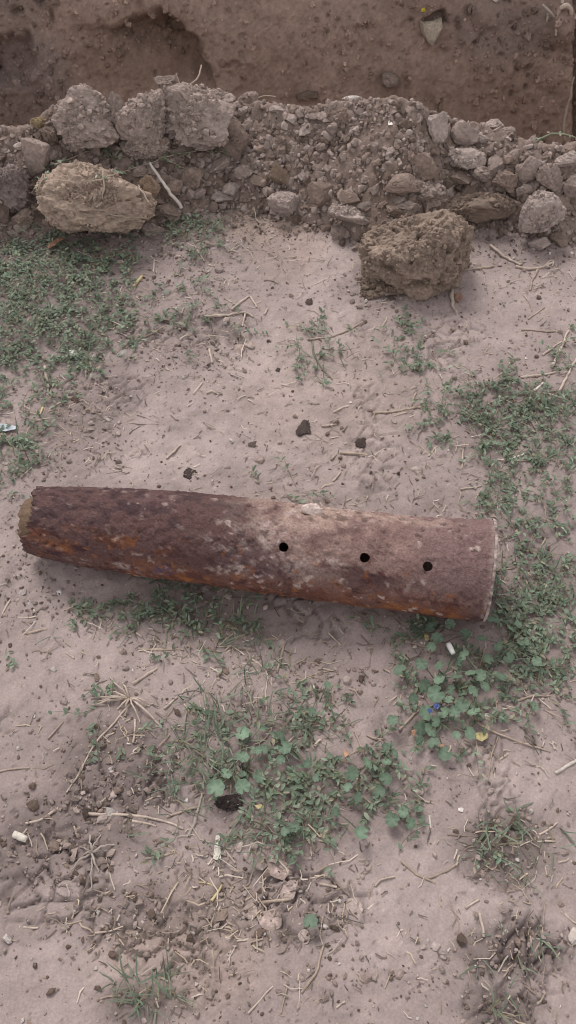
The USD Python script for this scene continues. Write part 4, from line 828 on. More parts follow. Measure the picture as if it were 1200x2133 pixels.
ST = [
 ('short yellow straw stub on the right rim of the green weed patch', [(280, 598), (297, 576)], 8, 'yellow'),
 ('pale stub under the first, pointing at the bare ground beside the weed patch', [(403, 510), (425, 545)], 5, 'tan'),
 ('bent pale straw making an inverted V on the bare ground below the heap', [(483, 646), (520, 616), (535, 641)], 6, 'pale'),
 ('thick pale stem lying level below the inverted V straw', [(425, 660), (470, 658), (512, 650), (528, 661)], 7, 'pale'),
 ('short prong crossing the right end of the thick level stem', [(512, 650), (505, 680)], 5, 'pale'),
 ('tiny straw just right of the thick level stem', [(550, 656), (558, 643)], 5, 'pale'),
 ('small curved straw near the heap foot right of the weed patch', [(550, 584), (566, 584), (580, 591)], 5, 'tan'),
 ('upright looking pale straw below the white scrap at left', [(93, 765), (102, 808)], 9, 'pale'),
 ('short yellowish straw lower left, below the upright pale one', [(90, 850), (83, 866)], 6, 'yellow'),
 ('bent dry stem running from the weed patch to the flat grey stone', [(240, 690), (256, 697), (272, 706)], 5, 'grey'),
 ('thin straw with a yellow tip right of the weed patch', [(285, 708), (315, 697), (340, 681)], 4, 'tan'),
 ('short thick straw beside the pale chips in the bare ground', [(435, 730), (443, 756)], 7, 'pale'),
 ('small slanting straw left of its forked companion on the bare ground', [(404, 822), (422, 798)], 6, 'pale'),
 ('little forked straw right of the small slanting one', [(430, 820), (442, 812), (456, 823)], 6, 'pale'),
 ('clean pale straw lying alone above the left half of the casing', [(348, 956), (375, 928)], 7, 'pale'),
 ('thin grey stalk above the lone pale straw', [(262, 880), (300, 884), (330, 884)], 3, 'grey'),
 ('faint grey stalk meeting the thin one from above', [(285, 864), (322, 878)], 3, 'grey'),
 ('thick curved stem beside the orange brown leaf scrap', [(941, 604), (942, 635), (951, 656)], 9, 'pale'),
 ('long curved pale twig in the bare ground below the biggest clod', [(640, 708), (690, 703), (722, 690), (756, 671)], 5, 'tan'),
 ('green brown runner trailing from the curved twig', [(650, 712), (655, 745), (672, 770), (692, 792)], 5, 'green'),
 ('level thin twig under the curved pale twig', [(672, 728), (710, 731), (750, 722)], 3, 'tan'),
 ('long level twig reaching left from the right weed patch', [(777, 861), (830, 858), (865, 849), (902, 853)], 6, 'tan'),
 ('short upright fork of the long level twig', [(855, 850), (860, 835), (866, 819)], 5, 'tan'),
 ('short straw just below the long level twig', [(820, 869), (848, 859)], 5, 'pale'),
 ('slanting straw above the dark dung lumps', [(695, 860), (725, 846)], 6, 'pale'),
 ('short level straw above the round dung lump', [(670, 889), (701, 884)], 6, 'pale'),
 ('thick grey straw lying level below the right dung lump', [(708, 944), (765, 949)], 8, 'tan'),
 ('stubby straw at the left end of the thick grey one', [(690, 958), (701, 947)], 6, 'pale'),
 ('slanting straw between the dung lumps and the casing', [(693, 1004), (709, 984)], 6, 'pale'),
 ('upright looking straw left of the lower right weed runner', [(965, 935), (962, 976)], 5, 'pale'),
 ('small bright straw left of the weed patch point', [(893, 951), (906, 934)], 5, 'pale'),
 ('long leaning pale stalk at the right edge, upper one of two', [(1149, 766), (1165, 735), (1183, 690)], 7, 'pale'),
 ('shorter pale stalk touching the upper leaning one from the left', [(1130, 741), (1170, 713)], 6, 'pale'),
 ('long leaning pale stalk at the right edge, lower one of two', [(1163, 821), (1180, 786), (1202, 744)], 7, 'pale'),
 ('bleached stalk lying along the top of the right weed patch', [(1085, 787), (1120, 783), (1166, 775)], 6, 'pale'),
 ('short bright stub inside the top of the right weed patch', [(1112, 815), (1131, 799)], 7, 'white'),
 ('bent bright stalk at the lower side of the right weed patch', [(1036, 959), (1065, 958), (1096, 944)], 6, 'white'),
 ('thin stalk running right from the bent bright one', [(1070, 961), (1110, 960), (1152, 957)], 5, 'pale'),
 ('short straw on the bare ground above the right end of the casing', [(960, 1020), (985, 1016), (1006, 1013)], 6, 'pale'),
 ('thin stalk entering from the upper right edge', [(1086, 688), (1130, 690), (1172, 694)], 4, 'tan'),
 ('thick pale root lying below the pale grey angular block, upper left arm', [(1020, 513), (1050, 536), (1084, 553)], 8, 'pale'),
 ('knotted pale root right of the thick one below the angular block', [(1075, 556), (1100, 562), (1125, 560), (1150, 548)], 7, 'pale'),
 ('curled short root at the right end of the knotted one', [(1137, 556), (1143, 542), (1156, 545), (1150, 556)], 5, 'pale'),
 ('short root hanging down from the knotted one', [(1120, 562), (1108, 585), (1104, 606)], 7, 'tan'),
 ('thin level stalk beside the foot of the biggest clod', [(946, 566), (985, 561), (1030, 555)], 6, 'tan'),
 ('thin stalk pointing down right of the orange brown leaf scrap', [(1090, 615), (1103, 630), (1108, 650)], 4, 'tan'),
 ('short slanted straw on the path right of the knotted roots', [(1100, 665), (1135, 640)], 4, 'tan'),
 ('grey stem lying level under the left part of the casing', [(290, 1353), (330, 1355), (360, 1352), (384, 1354)], 7, 'tan'),
 ('short thin stem right of the grey level one', [(425, 1356), (462, 1358)], 5, 'tan'),
 ('pale straw slanting above the star shaped tuft', [(278, 1424), (305, 1407), (328, 1392)], 8, 'pale'),
 ('long jointed stem running from the star shaped tuft to the lower left', [(274, 1462), (235, 1510), (210, 1535), (190, 1562), (172, 1600), (140, 1651)], 6, 'pale'),
 ('short upright straw below the star shaped tuft', [(282, 1500), (279, 1549)], 7, 'pale'),
 ('thin level straw lower right of the star shaped tuft', [(288, 1520), (333, 1514)], 5, 'tan'),
 ('clean straw right of the star shaped tuft', [(343, 1476), (370, 1453)], 6, 'pale'),
 ('bent straw left of the long jointed stem', [(100, 1539), (118, 1518), (132, 1504)], 5, 'tan'),
 ('thin dark stalk entering at the left edge below the bent straw', [(-5, 1608), (30, 1601), (62, 1600)], 5, 'tan'),
 ('pale bent stalk on the crumbly dark soil at left', [(54, 1715), (88, 1710), (120, 1684)], 7, 'pale'),
 ('long thick stem lying across the crumbly dark soil', [(183, 1696), (240, 1697), (310, 1703), (345, 1712), (382, 1727)], 8, 'pale'),
 ('short straw just below the long thick stem', [(275, 1710), (300, 1713), (326, 1721)], 6, 'pale'),
 ('straight grey stalk leaning left of the dark dung lump', [(394, 1742), (410, 1700), (421, 1654)], 8, 'grey'),
 ('thin stalk meeting the straight grey one from the left', [(348, 1702), (380, 1690), (411, 1681)], 6, 'tan'),
 ('small vertical straw on the crumbly dark soil', [(154, 1722), (161, 1742)], 5, 'pale'),
 ('curved brown stalk standing in the dry grass under the casing', [(591, 1343), (584, 1375), (576, 1402)], 7, 'tan'),
 ('long bent stalk through the dry grass, left of the curved brown one', [(523, 1373), (548, 1390), (560, 1406), (553, 1440), (556, 1482)], 5, 'pale'),
 ('thin curved stalk on the bare strip right of the dry grass', [(638, 1412), (664, 1400), (700, 1397)], 4, 'tan'),
 ('small straw on the bare strip directly under the casing', [(684, 1319), (710, 1344)], 5, 'pale'),
 ('curving green brown stem under the blue plastic scraps', [(832, 1522), (850, 1500), (872, 1480), (920, 1464)], 7, 'tan'),
 ('long thin twig running right over the bare path from the leafy patch', [(985, 1500), (1020, 1522), (1080, 1546), (1141, 1565)], 6, 'tan'),
 ('thin side twig dropping from the long twig', [(1037, 1535), (1022, 1580), (1016, 1627)], 4, 'tan'),
 ('white broken stalk at the right edge of the path', [(1156, 1611), (1178, 1598), (1203, 1583)], 8, 'white'),
 ('dry stalk along the right lower rim of the leafy patch', [(1075, 1461), (1110, 1449), (1146, 1451)], 6, 'tan'),
 ('straw slanting through the right side of the central grass', [(654, 1604), (680, 1616), (703, 1626)], 6, 'pale'),
 ('dark stalk on the bare strip above the right side of the central grass', [(740, 1529), (750, 1550), (759, 1577)], 6, 'tan'),
 ('curved stub right of the dark stalk', [(764, 1532), (780, 1541), (803, 1539)], 6, 'tan'),
 ('small clean straw on the path below the leafy patch', [(893, 1700), (898, 1726)], 6, 'white'),
 ('thick flat dry stalk inside the upper central grass, upper one of two', [(622, 1499), (660, 1504), (690, 1500)], 8, 'tan'),
 ('thin dry stalk inside the upper central grass, lower one of two', [(626, 1512), (665, 1513)], 6, 'pale'),
 ('pale stub in the small brown mat right of the upper central grass', [(655, 1555), (667, 1541)], 8, 'pale'),
 ('leaning brown stalk in the middle of the central grass', [(575, 1490), (568, 1520), (545, 1548), (530, 1551)], 5, 'tan'),
 ('straw pointing right below the crumbly dark soil', [(303, 1790), (335, 1783), (362, 1777)], 6, 'tan'),
 ('broad yellow straw chip near the bottom middle', [(440, 1878), (463, 1844)], 8, 'yellow'),
 ('curved pale stalk near the cracked crust at bottom left', [(135, 1925), (152, 1925), (171, 1918)], 6, 'tan'),
 ('long level pale stalk near the cracked crust at bottom left', [(198, 1943), (228, 1942), (256, 1929)], 6, 'pale'),
 ('tiny white straw far left near the bottom', [(50, 1932), (79, 1934)], 6, 'pale'),
 ('slanting thin stalk at the bottom middle edge', [(518, 2111), (545, 2080), (568, 2054)], 5, 'pale'),
 ('thick grey stalk among the round crust plates', [(546, 1881), (575, 1876), (606, 1874)], 8, 'tan'),
 ('thick crooked root on the bare path near the bottom middle', [(627, 2067), (648, 2043), (664, 2020), (666, 1990), (673, 1970)], 8, 'tan'),
 ('dark tapering stalk right of the central grass on the path', [(835, 1794), (865, 1821), (906, 1841)], 7, 'tan'),
 ('bent stalk leading into the dark tuft from the left', [(894, 1829), (920, 1822), (956, 1797)], 6, 'tan'),
 ('pale bent straw on the path below the central grass', [(780, 1846), (792, 1830), (823, 1826)], 6, 'pale'),
 ('short pale straw below the dark tuft', [(968, 1892), (998, 1873)], 7, 'pale'),
 ('split straw standing out on the path below the dark tuft', [(998, 1902), (1003, 1925), (1008, 1951)], 8, 'pale'),
 ('pale straw right of the dark tuft, upper one of two', [(1118, 1741), (1140, 1732), (1160, 1714)], 6, 'pale'),
 ('pale straw right of the dark tuft, lower one of two', [(1119, 1754), (1156, 1752)], 6, 'pale'),
 ('thin dark stalk running level into the dark tuft', [(932, 1740), (965, 1741), (1002, 1743)], 4, 'brown'),
 ('short pale stalk at the lower right edge beside the white chip', [(1176, 1905), (1190, 1920), (1203, 1925)], 6, 'pale'),
 ('thin stalk near the right edge above the lowest dark tuft', [(1108, 1992), (1128, 1960), (1135, 1880)], 4, 'tan'),
 ('small straw near the bottom right of the middle', [(700, 2099), (718, 2086)], 6, 'pale'),
 ('thick straw beside the square crust plate', [(665, 1841), (702, 1848)], 7, 'pale'),
 ('brown bent stalk above the square crust plate', [(688, 1830), (708, 1848), (728, 1866)], 6, 'brown'),
 ('pale stalk in the litter left of the round stone', [(466, 1768), (485, 1790), (490, 1798)], 6, 'pale'),
 ('yellow curved stalk below the litter near the round stone', [(415, 1838), (435, 1838), (450, 1850)], 5, 'yellow'),
 ('short straw stub at the left end of the casing', [(22, 1250), (2, 1285)], 5, 'pale'),
 ('pale stub lying flat on the bare ground below the left end of the casing', [(50, 1321), (75, 1316), (98, 1311)], 7, 'tan'),
 ('short pale straw near the left end above the star shaped tuft', [(138, 1360), (155, 1372)], 5, 'pale'),
 ('straw beside the cut end of the casing', [(1028, 1190), (1050, 1188), (1076, 1181)], 5, 'tan'),
 ('stem running through the leafy patch beside the white cigarette end', [(945, 1342), (975, 1355), (1005, 1367)], 5, 'tan'),
 ('short stem crossing the leafy patch right of the cigarette end', [(1008, 1352), (1003, 1394)], 5, 'tan'),
 ('lower stalk at the bottom right edge of the central litter', [(585, 2112), (590, 2085), (598, 2058)], 5, 'tan'),
]
for lab, pts, w, tone in ST:
    n_ = 'root' if ' root' in lab else 'twig' if ('twig' in lab or 'stalk' in lab or 'stem' in lab or 'runner' in lab) else 'straw'
    stem(n_, lab, pts, w * .74, tone, n_)

# star shaped tufts of dead grass: one thing, its stems its parts
def star(label, c, tips, tone, w):
    p0 = on(*c); o = np.array([p0[0], p0[1], float(ground_z(p0[0], p0[1]))])
    x = xform('dead_grass_tuft', o, label, 'grass tuft')
    r = np.random.default_rng(int(c[0]))
    for tx, ty in tips:
        q = on(tx, ty); n = 8; t = np.linspace(0, 1, n)[:, None]
        P = o + (q - o) * t + np.array([0, 0, 1]) * (.010 * np.sin(np.clip(t * 1.15, 0, 1) * np.pi) * r.uniform(.5, 1.4) + .002)
        P[:, :2] += r.normal(0, .0008, (n, 2)); rad = w * mpp(q) * .42 * r.uniform(.7, 1.15)
        V, F = tube(P, rad * np.linspace(1, .75, n), 6)
        put('stem', V - o, F, M_straw, x.GetPath(), tint=np.tile(TONE[tone], (len(V), 1)) * r.uniform(.82, 1.15))
star('star shaped tuft of dead straw spreading on the bare ground at left', (270, 1457), [(190, 1455), (192, 1470), (222, 1440), (229, 1412), (256, 1421), (310, 1472), (335, 1512), (262, 1492), (293, 1507), (246, 1478), (321, 1468), (205, 1462), (242, 1450)], 'pale', 6)
star('smaller grey star of dead stems beside the crumbly dark soil', (193, 1778), [(170, 1785), (192, 1850), (150, 1812), (240, 1760), (210, 1740), (168, 1765), (205, 1820), (225, 1772), (188, 1740)], 'grey', 6)

# sprig and roots on the left clods
def along(fn, pts, step=9.):
    out = []
    for (ax, ay, au), (bx, by, bu) in zip(pts[:-1], pts[1:]):
        n = max(1, int(math.hypot(bx - ax, by - ay) / step)); out += [fn(ax + (bx - ax) * t, ay + (by - ay) * t, au + (bu - au) * t) for t in np.arange(n) / n]
    return out + [fn(*pts[-1])]
def branch(name, label, cat, pts3, rads, tone, leaves=0, seed=1, lr=.006):
    P = np.array(pts3); o = P[0].copy()
    s = np.concatenate([[0], np.cumsum(np.linalg.norm(np.diff(P, axis=0), axis=1))]); n = max(6, int(s[-1] / .01)); t = np.linspace(0, s[-1], n)
    Q = np.stack([np.interp(t, s, P[:, k]) for k in range(3)], -1); r = np.random.default_rng(seed)
    Q[1:-1] = .25 * Q[:-2] + .5 * Q[1:-1] + .25 * Q[2:]; Q += r.normal(0, .0008, Q.shape)
    V, F = tube(Q, np.interp(t, s, rads) if len(rads) == len(s) else np.linspace(rads[0], rads[1], n), 6)
    c = np.tile(TONE[tone], (len(V), 1)) * r.uniform(.85, 1.15)
    if not leaves: return tag(put(name, V, F, M_straw, tint=c, origin=o), label, cat)
    x = xform(name, o, label, cat); put('stem', V - o, F, M_straw, x.GetPath(), tint=c)
    m = leaves; i = r.integers(0, n, m); B = Q[i] + r.normal(0, .002, (m, 3))
    for q in range(m):
        v, f, k = ovals(B[q:q + 1] - o, r.uniform(0, 6.28, 1), r.uniform(lr, lr * 2.2, 1), r.uniform(lr * .6, lr * 1.0, 1), r.uniform(-.4, .7, 1), r.uniform(0, .5, 1))
        put('leaf', v, f, M_veg, x.GetPath(), smooth=False, tint=np.tile(GREENS[r.integers(5)] * r.uniform(.9, 1.6), (8, 1)))
def air(px, py, up=0.):
    """a point just in front of the surface seen at a pixel, lifted towards the eye by up metres"""
    p = on(px, py); d = ray(px, py); return p - d / np.linalg.norm(d) * up
_tan = cKDTree(np.stack(to_px(*BIG_TAN.T), 1))
def crown(px, py, up):
    """the nearer of the heap and the huge tan clod, seen at a pixel"""
    p = air(px, py, .012); i = _tan.query_ball_point([px, py], 5)
    if i:
        e = np.array([0, 0, CAM_H]); q = BIG_TAN[min(i, key=lambda k: np.linalg.norm(BIG_TAN[k] - e))]
        if np.linalg.norm(q - e) < np.linalg.norm(p - e) + .012: d = ray(px, py); p = q - d / np.linalg.norm(d) * .009
    return p
def toward(p, m):
    d = np.array([0, 0, CAM_H]) - p; return p + d / np.linalg.norm(d) * m
branch('leafy_sprig', 'long uprooted sprig with small green leaves lying across the top of the huge tan clod', 'sprig', along(crown, [(75, 395, .05), (100, 345, .07), (150, 328, .10), (215, 302, .10), (222, 280, .09)]), (0.00136, 0.00124), 'tan', 44, 3, .007)
branch('leafy_sprig', 'second green leaved sprig running right from the huge tan clod towards the square block', 'sprig', along(crown, [(198, 372, .10), (260, 356, .11), (318, 338, .09), (345, 325, .06), (420, 313, .05), (470, 318, .04)]), (0.00161, 0.00087), 'tan', 60, 4, .007)
branch('leafy_sprig', 'short side sprig of small leaves hanging right of the second sprig', 'sprig', along(crown, [(330, 322, .07), (365, 342, .05), (400, 355, .04)]), (0.00124, 0.00074), 'tan', 30, 5, .007)
branch('leafy_sprig', 'yellowish leaf tuft on the crown of the huge tan clod', 'sprig', along(crown, [(218, 300, .10), (225, 325, .10), (250, 328, .10)]), (0.00124, 0.00099), 'tan', 26, 6, .008)
branch('stick', 'bare pale stick leaning over the right shoulder of the huge tan clod', 'stick', [toward(crown(312, 340, .1), .022), toward(air(345, 388, 0), .045), toward(on(378, 432), .012)], [.0030, .0042, .0046], 'white')
branch('root', 'thin root winding down the front of the huge tan clod', 'root', along(crown, [(216, 348, .10), (214, 385, .12), (217, 425, .115), (200, 435, .115)]), (0.0022, 0.0016), 'tan')
branch('root', 'thin root along the lower front of the huge tan clod', 'root', along(crown, [(196, 442, .10), (225, 440, .11), (232, 452, .10), (310, 458, .05)]), (0.0018, 0.0016), 'tan')
branch('root', 'short root on the right front of the huge tan clod', 'root', along(crown, [(288, 382, .11), (302, 402, .11), (312, 416, .10)]), (0.0024, 0.0018), 'pale')
branch('twig', 'left one of two thin twigs standing above the heap ridge', 'twig', [air(376, 178, .0), air(370, 165, .03), air(367, 152, .05)], [.003, .0026, .0022], 'tan')
branch('twig', 'right and taller one of two thin twigs standing above the heap ridge', 'twig', [air(390, 182, .0), air(412, 165, .03), air(421, 135, .06)], [.003, .0028, .0022], 'tan')
branch('twig', 'small twig lying over the ridge beyond the pointed clod', 'twig', [air(536, 206, .01), air(552, 199, .03), air(574, 201, .03)], [.0022, .002, .0016], 'tan')
branch('sprig', 'grey green sprig drooping over the ridge at the right edge', 'sprig', [air(1116, 296, .01), air(1135, 284, .03), air(1160, 278, .05), air(1180, 282, .04), air(1204, 287, .03)], [.003, .0035, .003, .003, .002], 'green', 20, 9, .007)

# roots and stones of the cut face
def face(px, py, out=.0):
    """the trench's cut face seen at a pixel"""
    d = ray(px, py); t = np.linspace(2.6, 4.4, 900); P = np.array([0, 0, CAM_H]) + t[:, None] * d
    yf = 2.78 + .36 * np.clip((P[:, 2] + 1.0) / 1.12, 0, 1); i = int(np.argmax(P[:, 1] > yf))
    return P[i] - d / np.linalg.norm(d) * out
branch('hanging_root', 'long pale root hanging down the cut face at the right edge', 'root', [face(1196, 160, .05), face(1190, 180, .05), face(1189, 205, .06), face(1178, 228, .06), face(1175, 250, .06), face(1173, 268, .06), face(1177, 292, .06)], [.0035, .0045, .005, .005, .0055, .005, .004], 'tan')
branch('hanging_root', 'forked pale root at the top right of the cut face, its long hanging arm', 'root', [face(1172, -12, .06), face(1172, 12, .06), face(1163, 27, .065), face(1162, 45, .07), face(1157, 73, .075)], [.006, .006, .005, .005, .0045], 'pale')
branch('hanging_root', 'thick pale root crossing to the right from the forked one', 'root', [face(1164, 25, .07), face(1175, 10, .075), face(1187, 12, .07), face(1192, 30, .06), face(1186, 36, .05)], [.006, .008, .008, .007, .004], 'pale')
branch('hanging_root', 'grey slanting root left of the forked one on the cut face', 'root', [face(1130, 10, .05), face(1145, 24, .07), face(1156, 36, .06)], [.004, .005, .004], 'grey')
branch('hanging_root', 'short grey rootlet left of the hanging arm on the cut face', 'root', [face(1142, 28, .07), face(1139, 44, .07)], [.004, .003], 'grey')
def wall_stone(label, outline, thick, base, seed, out=.015, cat='stone'):
    """a stone set in the cut face with a traced outline and real thickness"""
    W = np.array([face(x, y, out) for x, y in outline]); c = W.mean(0); n = np.array([0, -.95, .31])
    m = len(W); r = np.random.default_rng(seed)
    ring = lambda s, dz: c + (W - c) * s + n * dz
    V = np.vstack([ring(1, -thick), ring(1, 0), ring(.82, thick * .45), ring(.45, thick * .62), (c + n * thick * .66)[None], (c - n * thick)[None]])
    V += r.normal(0, .0016, V.shape)
    F = []
    for b in range(3):
        for k in range(m):
            i, j = b * m + k, b * m + (k + 1) % m; F += [(i, j, j + m), (i, j + m, i + m)]
    F += [(3 * m + k, 3 * m + (k + 1) % m, 4 * m) for k in range(m)] + [((k + 1) % m, k, 4 * m + 1) for k in range(m)]
    tm_ = trimesh.Trimesh(V, F, process=False); tm_.fix_normals(); tm_ = tm_.subdivide().subdivide()
    V = np.array(tm_.vertices) + .003 * (meshkit.fbm(np.array(tm_.vertices) * 60, 2, seed) - .5)[:, None] * n
    return tag(put('stone', V, tm_.faces, M_clod, tint=lump_tint(V, base, seed, .4), origin=c, smooth=False), label, cat)
wall_stone('pale pointed stone stuck in the cut face below the yellow fleck', [(875, 44), (884, 48), (905, 46), (921, 39), (922, 58), (912, 78), (900, 99), (890, 88), (880, 68)], .03, (.34, .28, .225), 1, .02)
wall_stone('small squared stone in the cut face above the heap ridge', [(796, 156), (808, 152), (828, 155), (832, 168), (826, 182), (806, 182), (795, 174)], .025, (.22, .17, .145), 2)
wall_stone('tiny white pebble high in the cut face above the pointed stone', [(1026, -2), (1034, -4), (1038, 1), (1032, 5)], .01, (.5, .45, .4), 3)
wall_stone('small tan pebble in the hollow of the cut face', [(262, 48), (272, 47), (273, 54), (264, 56)], .012, (.30, .22, .17), 4, .0)
wall_stone('yellow fleck above the pale pointed stone', [(879, 18), (884, 17), (887, 21), (884, 24), (879, 23)], .01, (.55, .46, .05), 5, .02, 'fleck')
wall_stone('low brown lump at the bottom of the cut face left of the squared stone', [(616, 198), (640, 190), (662, 192), (664, 204), (640, 210), (618, 208)], .02, (.15, .11, .088), 6)

# --- stones, dung, scraps on the ground
lay = lay_clod
def flat(name, label, cat, px, py, w, h, base, seed, thick=.5, facets=8, rough=.05, sub=3, mat_=None):
    p = on(px, py); k = mpp(p); d = ray(px, py); c = -d[2] / np.linalg.norm(d)
    P, F = clod(seed, (w * k, h * k / c, min(w, h) * k * thick), sub, facets, rough, .06 if rough > .2 else 0, .7)
    V = P + p + [0, 0, min(w, h) * k * thick * .1]
    return tag(put(name, V, F, mat_ or M_clod, tint=lump_tint(V, base, seed, .3), origin=p), label, cat)
DUNG = (.062, .046, .042)
flat('dung_lump', 'round dark dung lump on the bare ground above the middle of the casing', 'dung', 631, 892, 34, 36, DUNG, 201, .20, 9, .30, 4)
flat('dung_lump', 'smaller dark dung lump right of the round one', 'dung', 752, 923, 28, 26, (.055, .04, .035), 202, .20, 9, .30, 4)
flat('dung_lump', 'dark flattened dung lump just above the upper edge of the casing', 'dung', 398, 988, 34, 26, DUNG, 203, .20, 9, .30, 4)
lay('dung_lump', 'large dark dung lump in the central grass below the pale mallow leaves', 'dung', 477, 1674, 62, 42, (.045, .034, .032), 204, 5, 8, .14, .06, lift=-.12)
flat('dung_lump', 'tiny dark lump on the bare ground, upper one of the lone two', 'dung', 560, 709, 10, 9, DUNG, 205, .20, 9, .30, 4)
flat('dung_lump', 'tiny dark lump on the bare ground, lower one of the lone two', 'dung', 579, 771, 12, 10, DUNG, 206, .20, 9, .30, 4)
flat('dung_lump', 'dark lump between the white scrap and the flat grey stone', 'dung', 206, 745, 22, 20, DUNG, 207, .20, 9, .30, 4)
flat('dung_lump', 'crumbled dark lump left of the round dung lump', 'dung', 527, 926, 26, 16, (.10, .075, .065), 208, .20, 9, .30, 4)
flat('stone', 'flat grey stone right of the white scrap at the weed patch', 'stone', 256, 737, 24, 18, (.30, .27, .25), 210)
flat('stone', 'pale flat chip on the bare ground, right one of two', 'stone', 521, 718, 22, 18, (.36, .28, .25), 211)
flat('stone', 'pale flat chip on the bare ground, left one of two', 'stone', 498, 728, 26, 18, (.34, .26, .23), 212)
flat('pebble', 'smooth pale pebble on the bare ground above the right half of the casing', 'pebble', 867, 980, 26, 16, (.36, .29, .26), 213)
flat('pebble', 'small white pebble resting on the front of the biggest clod', 'pebble', 810, 545, 13, 13, (.72, .66, .6), 214)
flat('pebble', 'small white pebble on the crumbs of the upper heap', 'pebble', 814, 256, 12, 12, (.72, .66, .6), 215)
flat('stone', 'round pinkish flat stone below the central grass', 'stone', 580, 1808, 48, 50, (.30, .228, .205), 216, .16, 10, .03, 4)
flat('stone', 'small upright oval stone left of the round pinkish stone', 'stone', 497, 1760, 22, 30, (.36, .28, .25), 217)
flat('stone', 'flat grey crust plate left below the round pinkish stone', 'stone', 520, 1782, 28, 34, (.31, .24, .22), 218, .14)
flat('stone', 'flat crust plate below the round pinkish stone', 'stone', 600, 1852, 44, 40, (.31, .24, .215), 219, .13)
flat('stone', 'squarish flat crust plate alone on the path near the bottom middle', 'stone', 739, 1890, 36, 38, (.33, .26, .235), 220, .13, 6, .02)
flat('stone', 'broad crust plate among the litter above the lone mallow leaf', 'stone', 562, 1916, 52, 44, (.30, .23, .205), 221, .12)
flat('stone', 'small crust plate left of the broad one', 'stone', 520, 1898, 34, 34, (.31, .24, .21), 222, .14)
flat('stone', 'small crust plate right of the broad one', 'stone', 633, 1952, 26, 30, (.34, .27, .245), 223, .16)
flat('stone', 'grey pebble beside the thick crooked root, upper one', 'stone', 640, 2028, 22, 20, (.26, .205, .185), 224)
flat('stone', 'grey pebble beside the thick crooked root, lower one', 'stone', 627, 2040, 22, 16, (.27, .21, .19), 225)
flat('pebble', 'pale grey pebble on the path with dark marks around it', 'pebble', 908, 1971, 22, 20, (.36, .29, .27), 226)
flat('pebble', 'brown pebble low on the path near the bottom right of the middle', 'pebble', 763, 2038, 24, 22, (.24, .18, .16), 227)
flat('pebble', 'pale squarish pebble at the lower rim of the central grass', 'pebble', 675, 1735, 15, 16, (.60, .53, .42), 228)
flat('pebble', 'pale round pebble in the top of the dark tuft', 'pebble', 1038, 1738, 13, 13, (.50, .45, .41), 229)
flat('pebble', 'small white pebble on the path under the leafy patch tip', 'pebble', 960, 1687, 12, 9, (.62, .56, .52), 230)
flat('pebble', 'pale pebble in the right lower rim of the leafy patch', 'pebble', 1015, 1492, 14, 13, (.5, .43, .39), 231)
flat('pebble', 'pale pebble near the lower left of the casing', 'pebble', 47, 1234, 16, 16, (.36, .30, .28), 232)
flat('pebble', 'second pale pebble near the lower left of the casing, below the first', 'pebble', 63, 1256, 14, 12, (.36, .30, .28), 233)
flat('pebble', 'white pebble under the left taper of the casing', 'pebble', 123, 1234, 12, 11, (.58, .53, .5), 234)
flat('stone', 'pale chipped stone cut by the right edge near the bottom', 'stone', 1196, 1950, 26, 34, (.40, .345, .31), 235)
flat('stone', 'pale mud clot stuck on the upper edge of the casing', 'mud clot', 0, 0, 1, 1, (.1, .1, .1), 1) if False else None
# a clot of dry mud on the casing's back
d = ray(650, 1068); w_ = np.array([0, 0, CAM_H]) - A0 - [0, 0, SINK] - bend(.62 * LEN); a_, b_ = d - axis * (d @ axis), w_ - axis * (w_ @ axis); rr_ = float(radius(np.array(.62 * LEN)))
t_ = (-(2 * a_ @ b_) - math.sqrt(max((2 * a_ @ b_) ** 2 - 4 * (a_ @ a_) * (b_ @ b_ - rr_ ** 2), 0))) / (2 * a_ @ a_)
Pm = np.array([0, 0, CAM_H]) + t_ * d
nm = Pm - A0 - [0, 0, SINK] - bend(.62 * LEN); nm -= axis * (nm @ axis); Pm = Pm + .004 * nm / np.linalg.norm(nm)
mv, mf = clod(240, (.040, .026, .014), 4, 9, .15, .04, .5); mv = rot(mv, 40, 0, -6) + Pm
tag(put('mud_clot', mv, mf, M_clod, tint=lump_tint(mv, (.54, .43, .385), 241, .3), origin=Pm), 'pale clot of dried mud stuck on top of the casing', 'mud')

M_paper = simple('scrap_white', (.62, .60, .57), .6, .08, 200, .2)
M_filter = simple('cigarette_paper', (.50, .45, .39), .7, .3, 300, .2)
M_film = simple('grey_plastic', (.36, .39, .42), .4, .15, 120, .3)
M_blue = simple('blue_plastic', (.03, .055, .16), .35, .2, 150, .2)
M_yleaf = simple('yellowed_leaf', (.36, .30, .15), .7, .3, 150, .3)
M_oleaf = simple('orange_leaf', (.36, .20, .12), .7, .3, 150, .3)
M_bleaf = simple('brown_leaf', (.22, .12, .08), .7, .3, 150, .3)
def butt(label, a, b, w, m_, lift=.0):
    p, q = on(*a), on(*b); rad = w * mpp(p) * .5; t = np.linspace(0, 1, 7)[:, None]
    p = p - ray(*a) / -ray(*a)[2] * lift; q = q - ray(*b) / -ray(*b)[2] * lift
    P = p + (q - p) * t + [0, 0, rad * .9]; V, F = tube(P, rad * np.array([.92, 1, 1, 1.02, 1, .95, .8]), 12)
    tm_ = trimesh.Trimesh(V, F, process=False); V = V + .0006 * (meshkit.fbm(V * 300, 2, 3)[:, None] - .5)
    return tag(put('cigarette_end', V, F, m_, origin=P[3]), label, 'cigarette end')
butt('white cigarette end lying among mallow leaves below the right end of the casing', (933, 1343), (944, 1364), 11, M_paper, .014)
butt('dirty white cigarette end on the crumbly dark soil at the left edge', (30, 1739), (57, 1751), 15, M_filter)
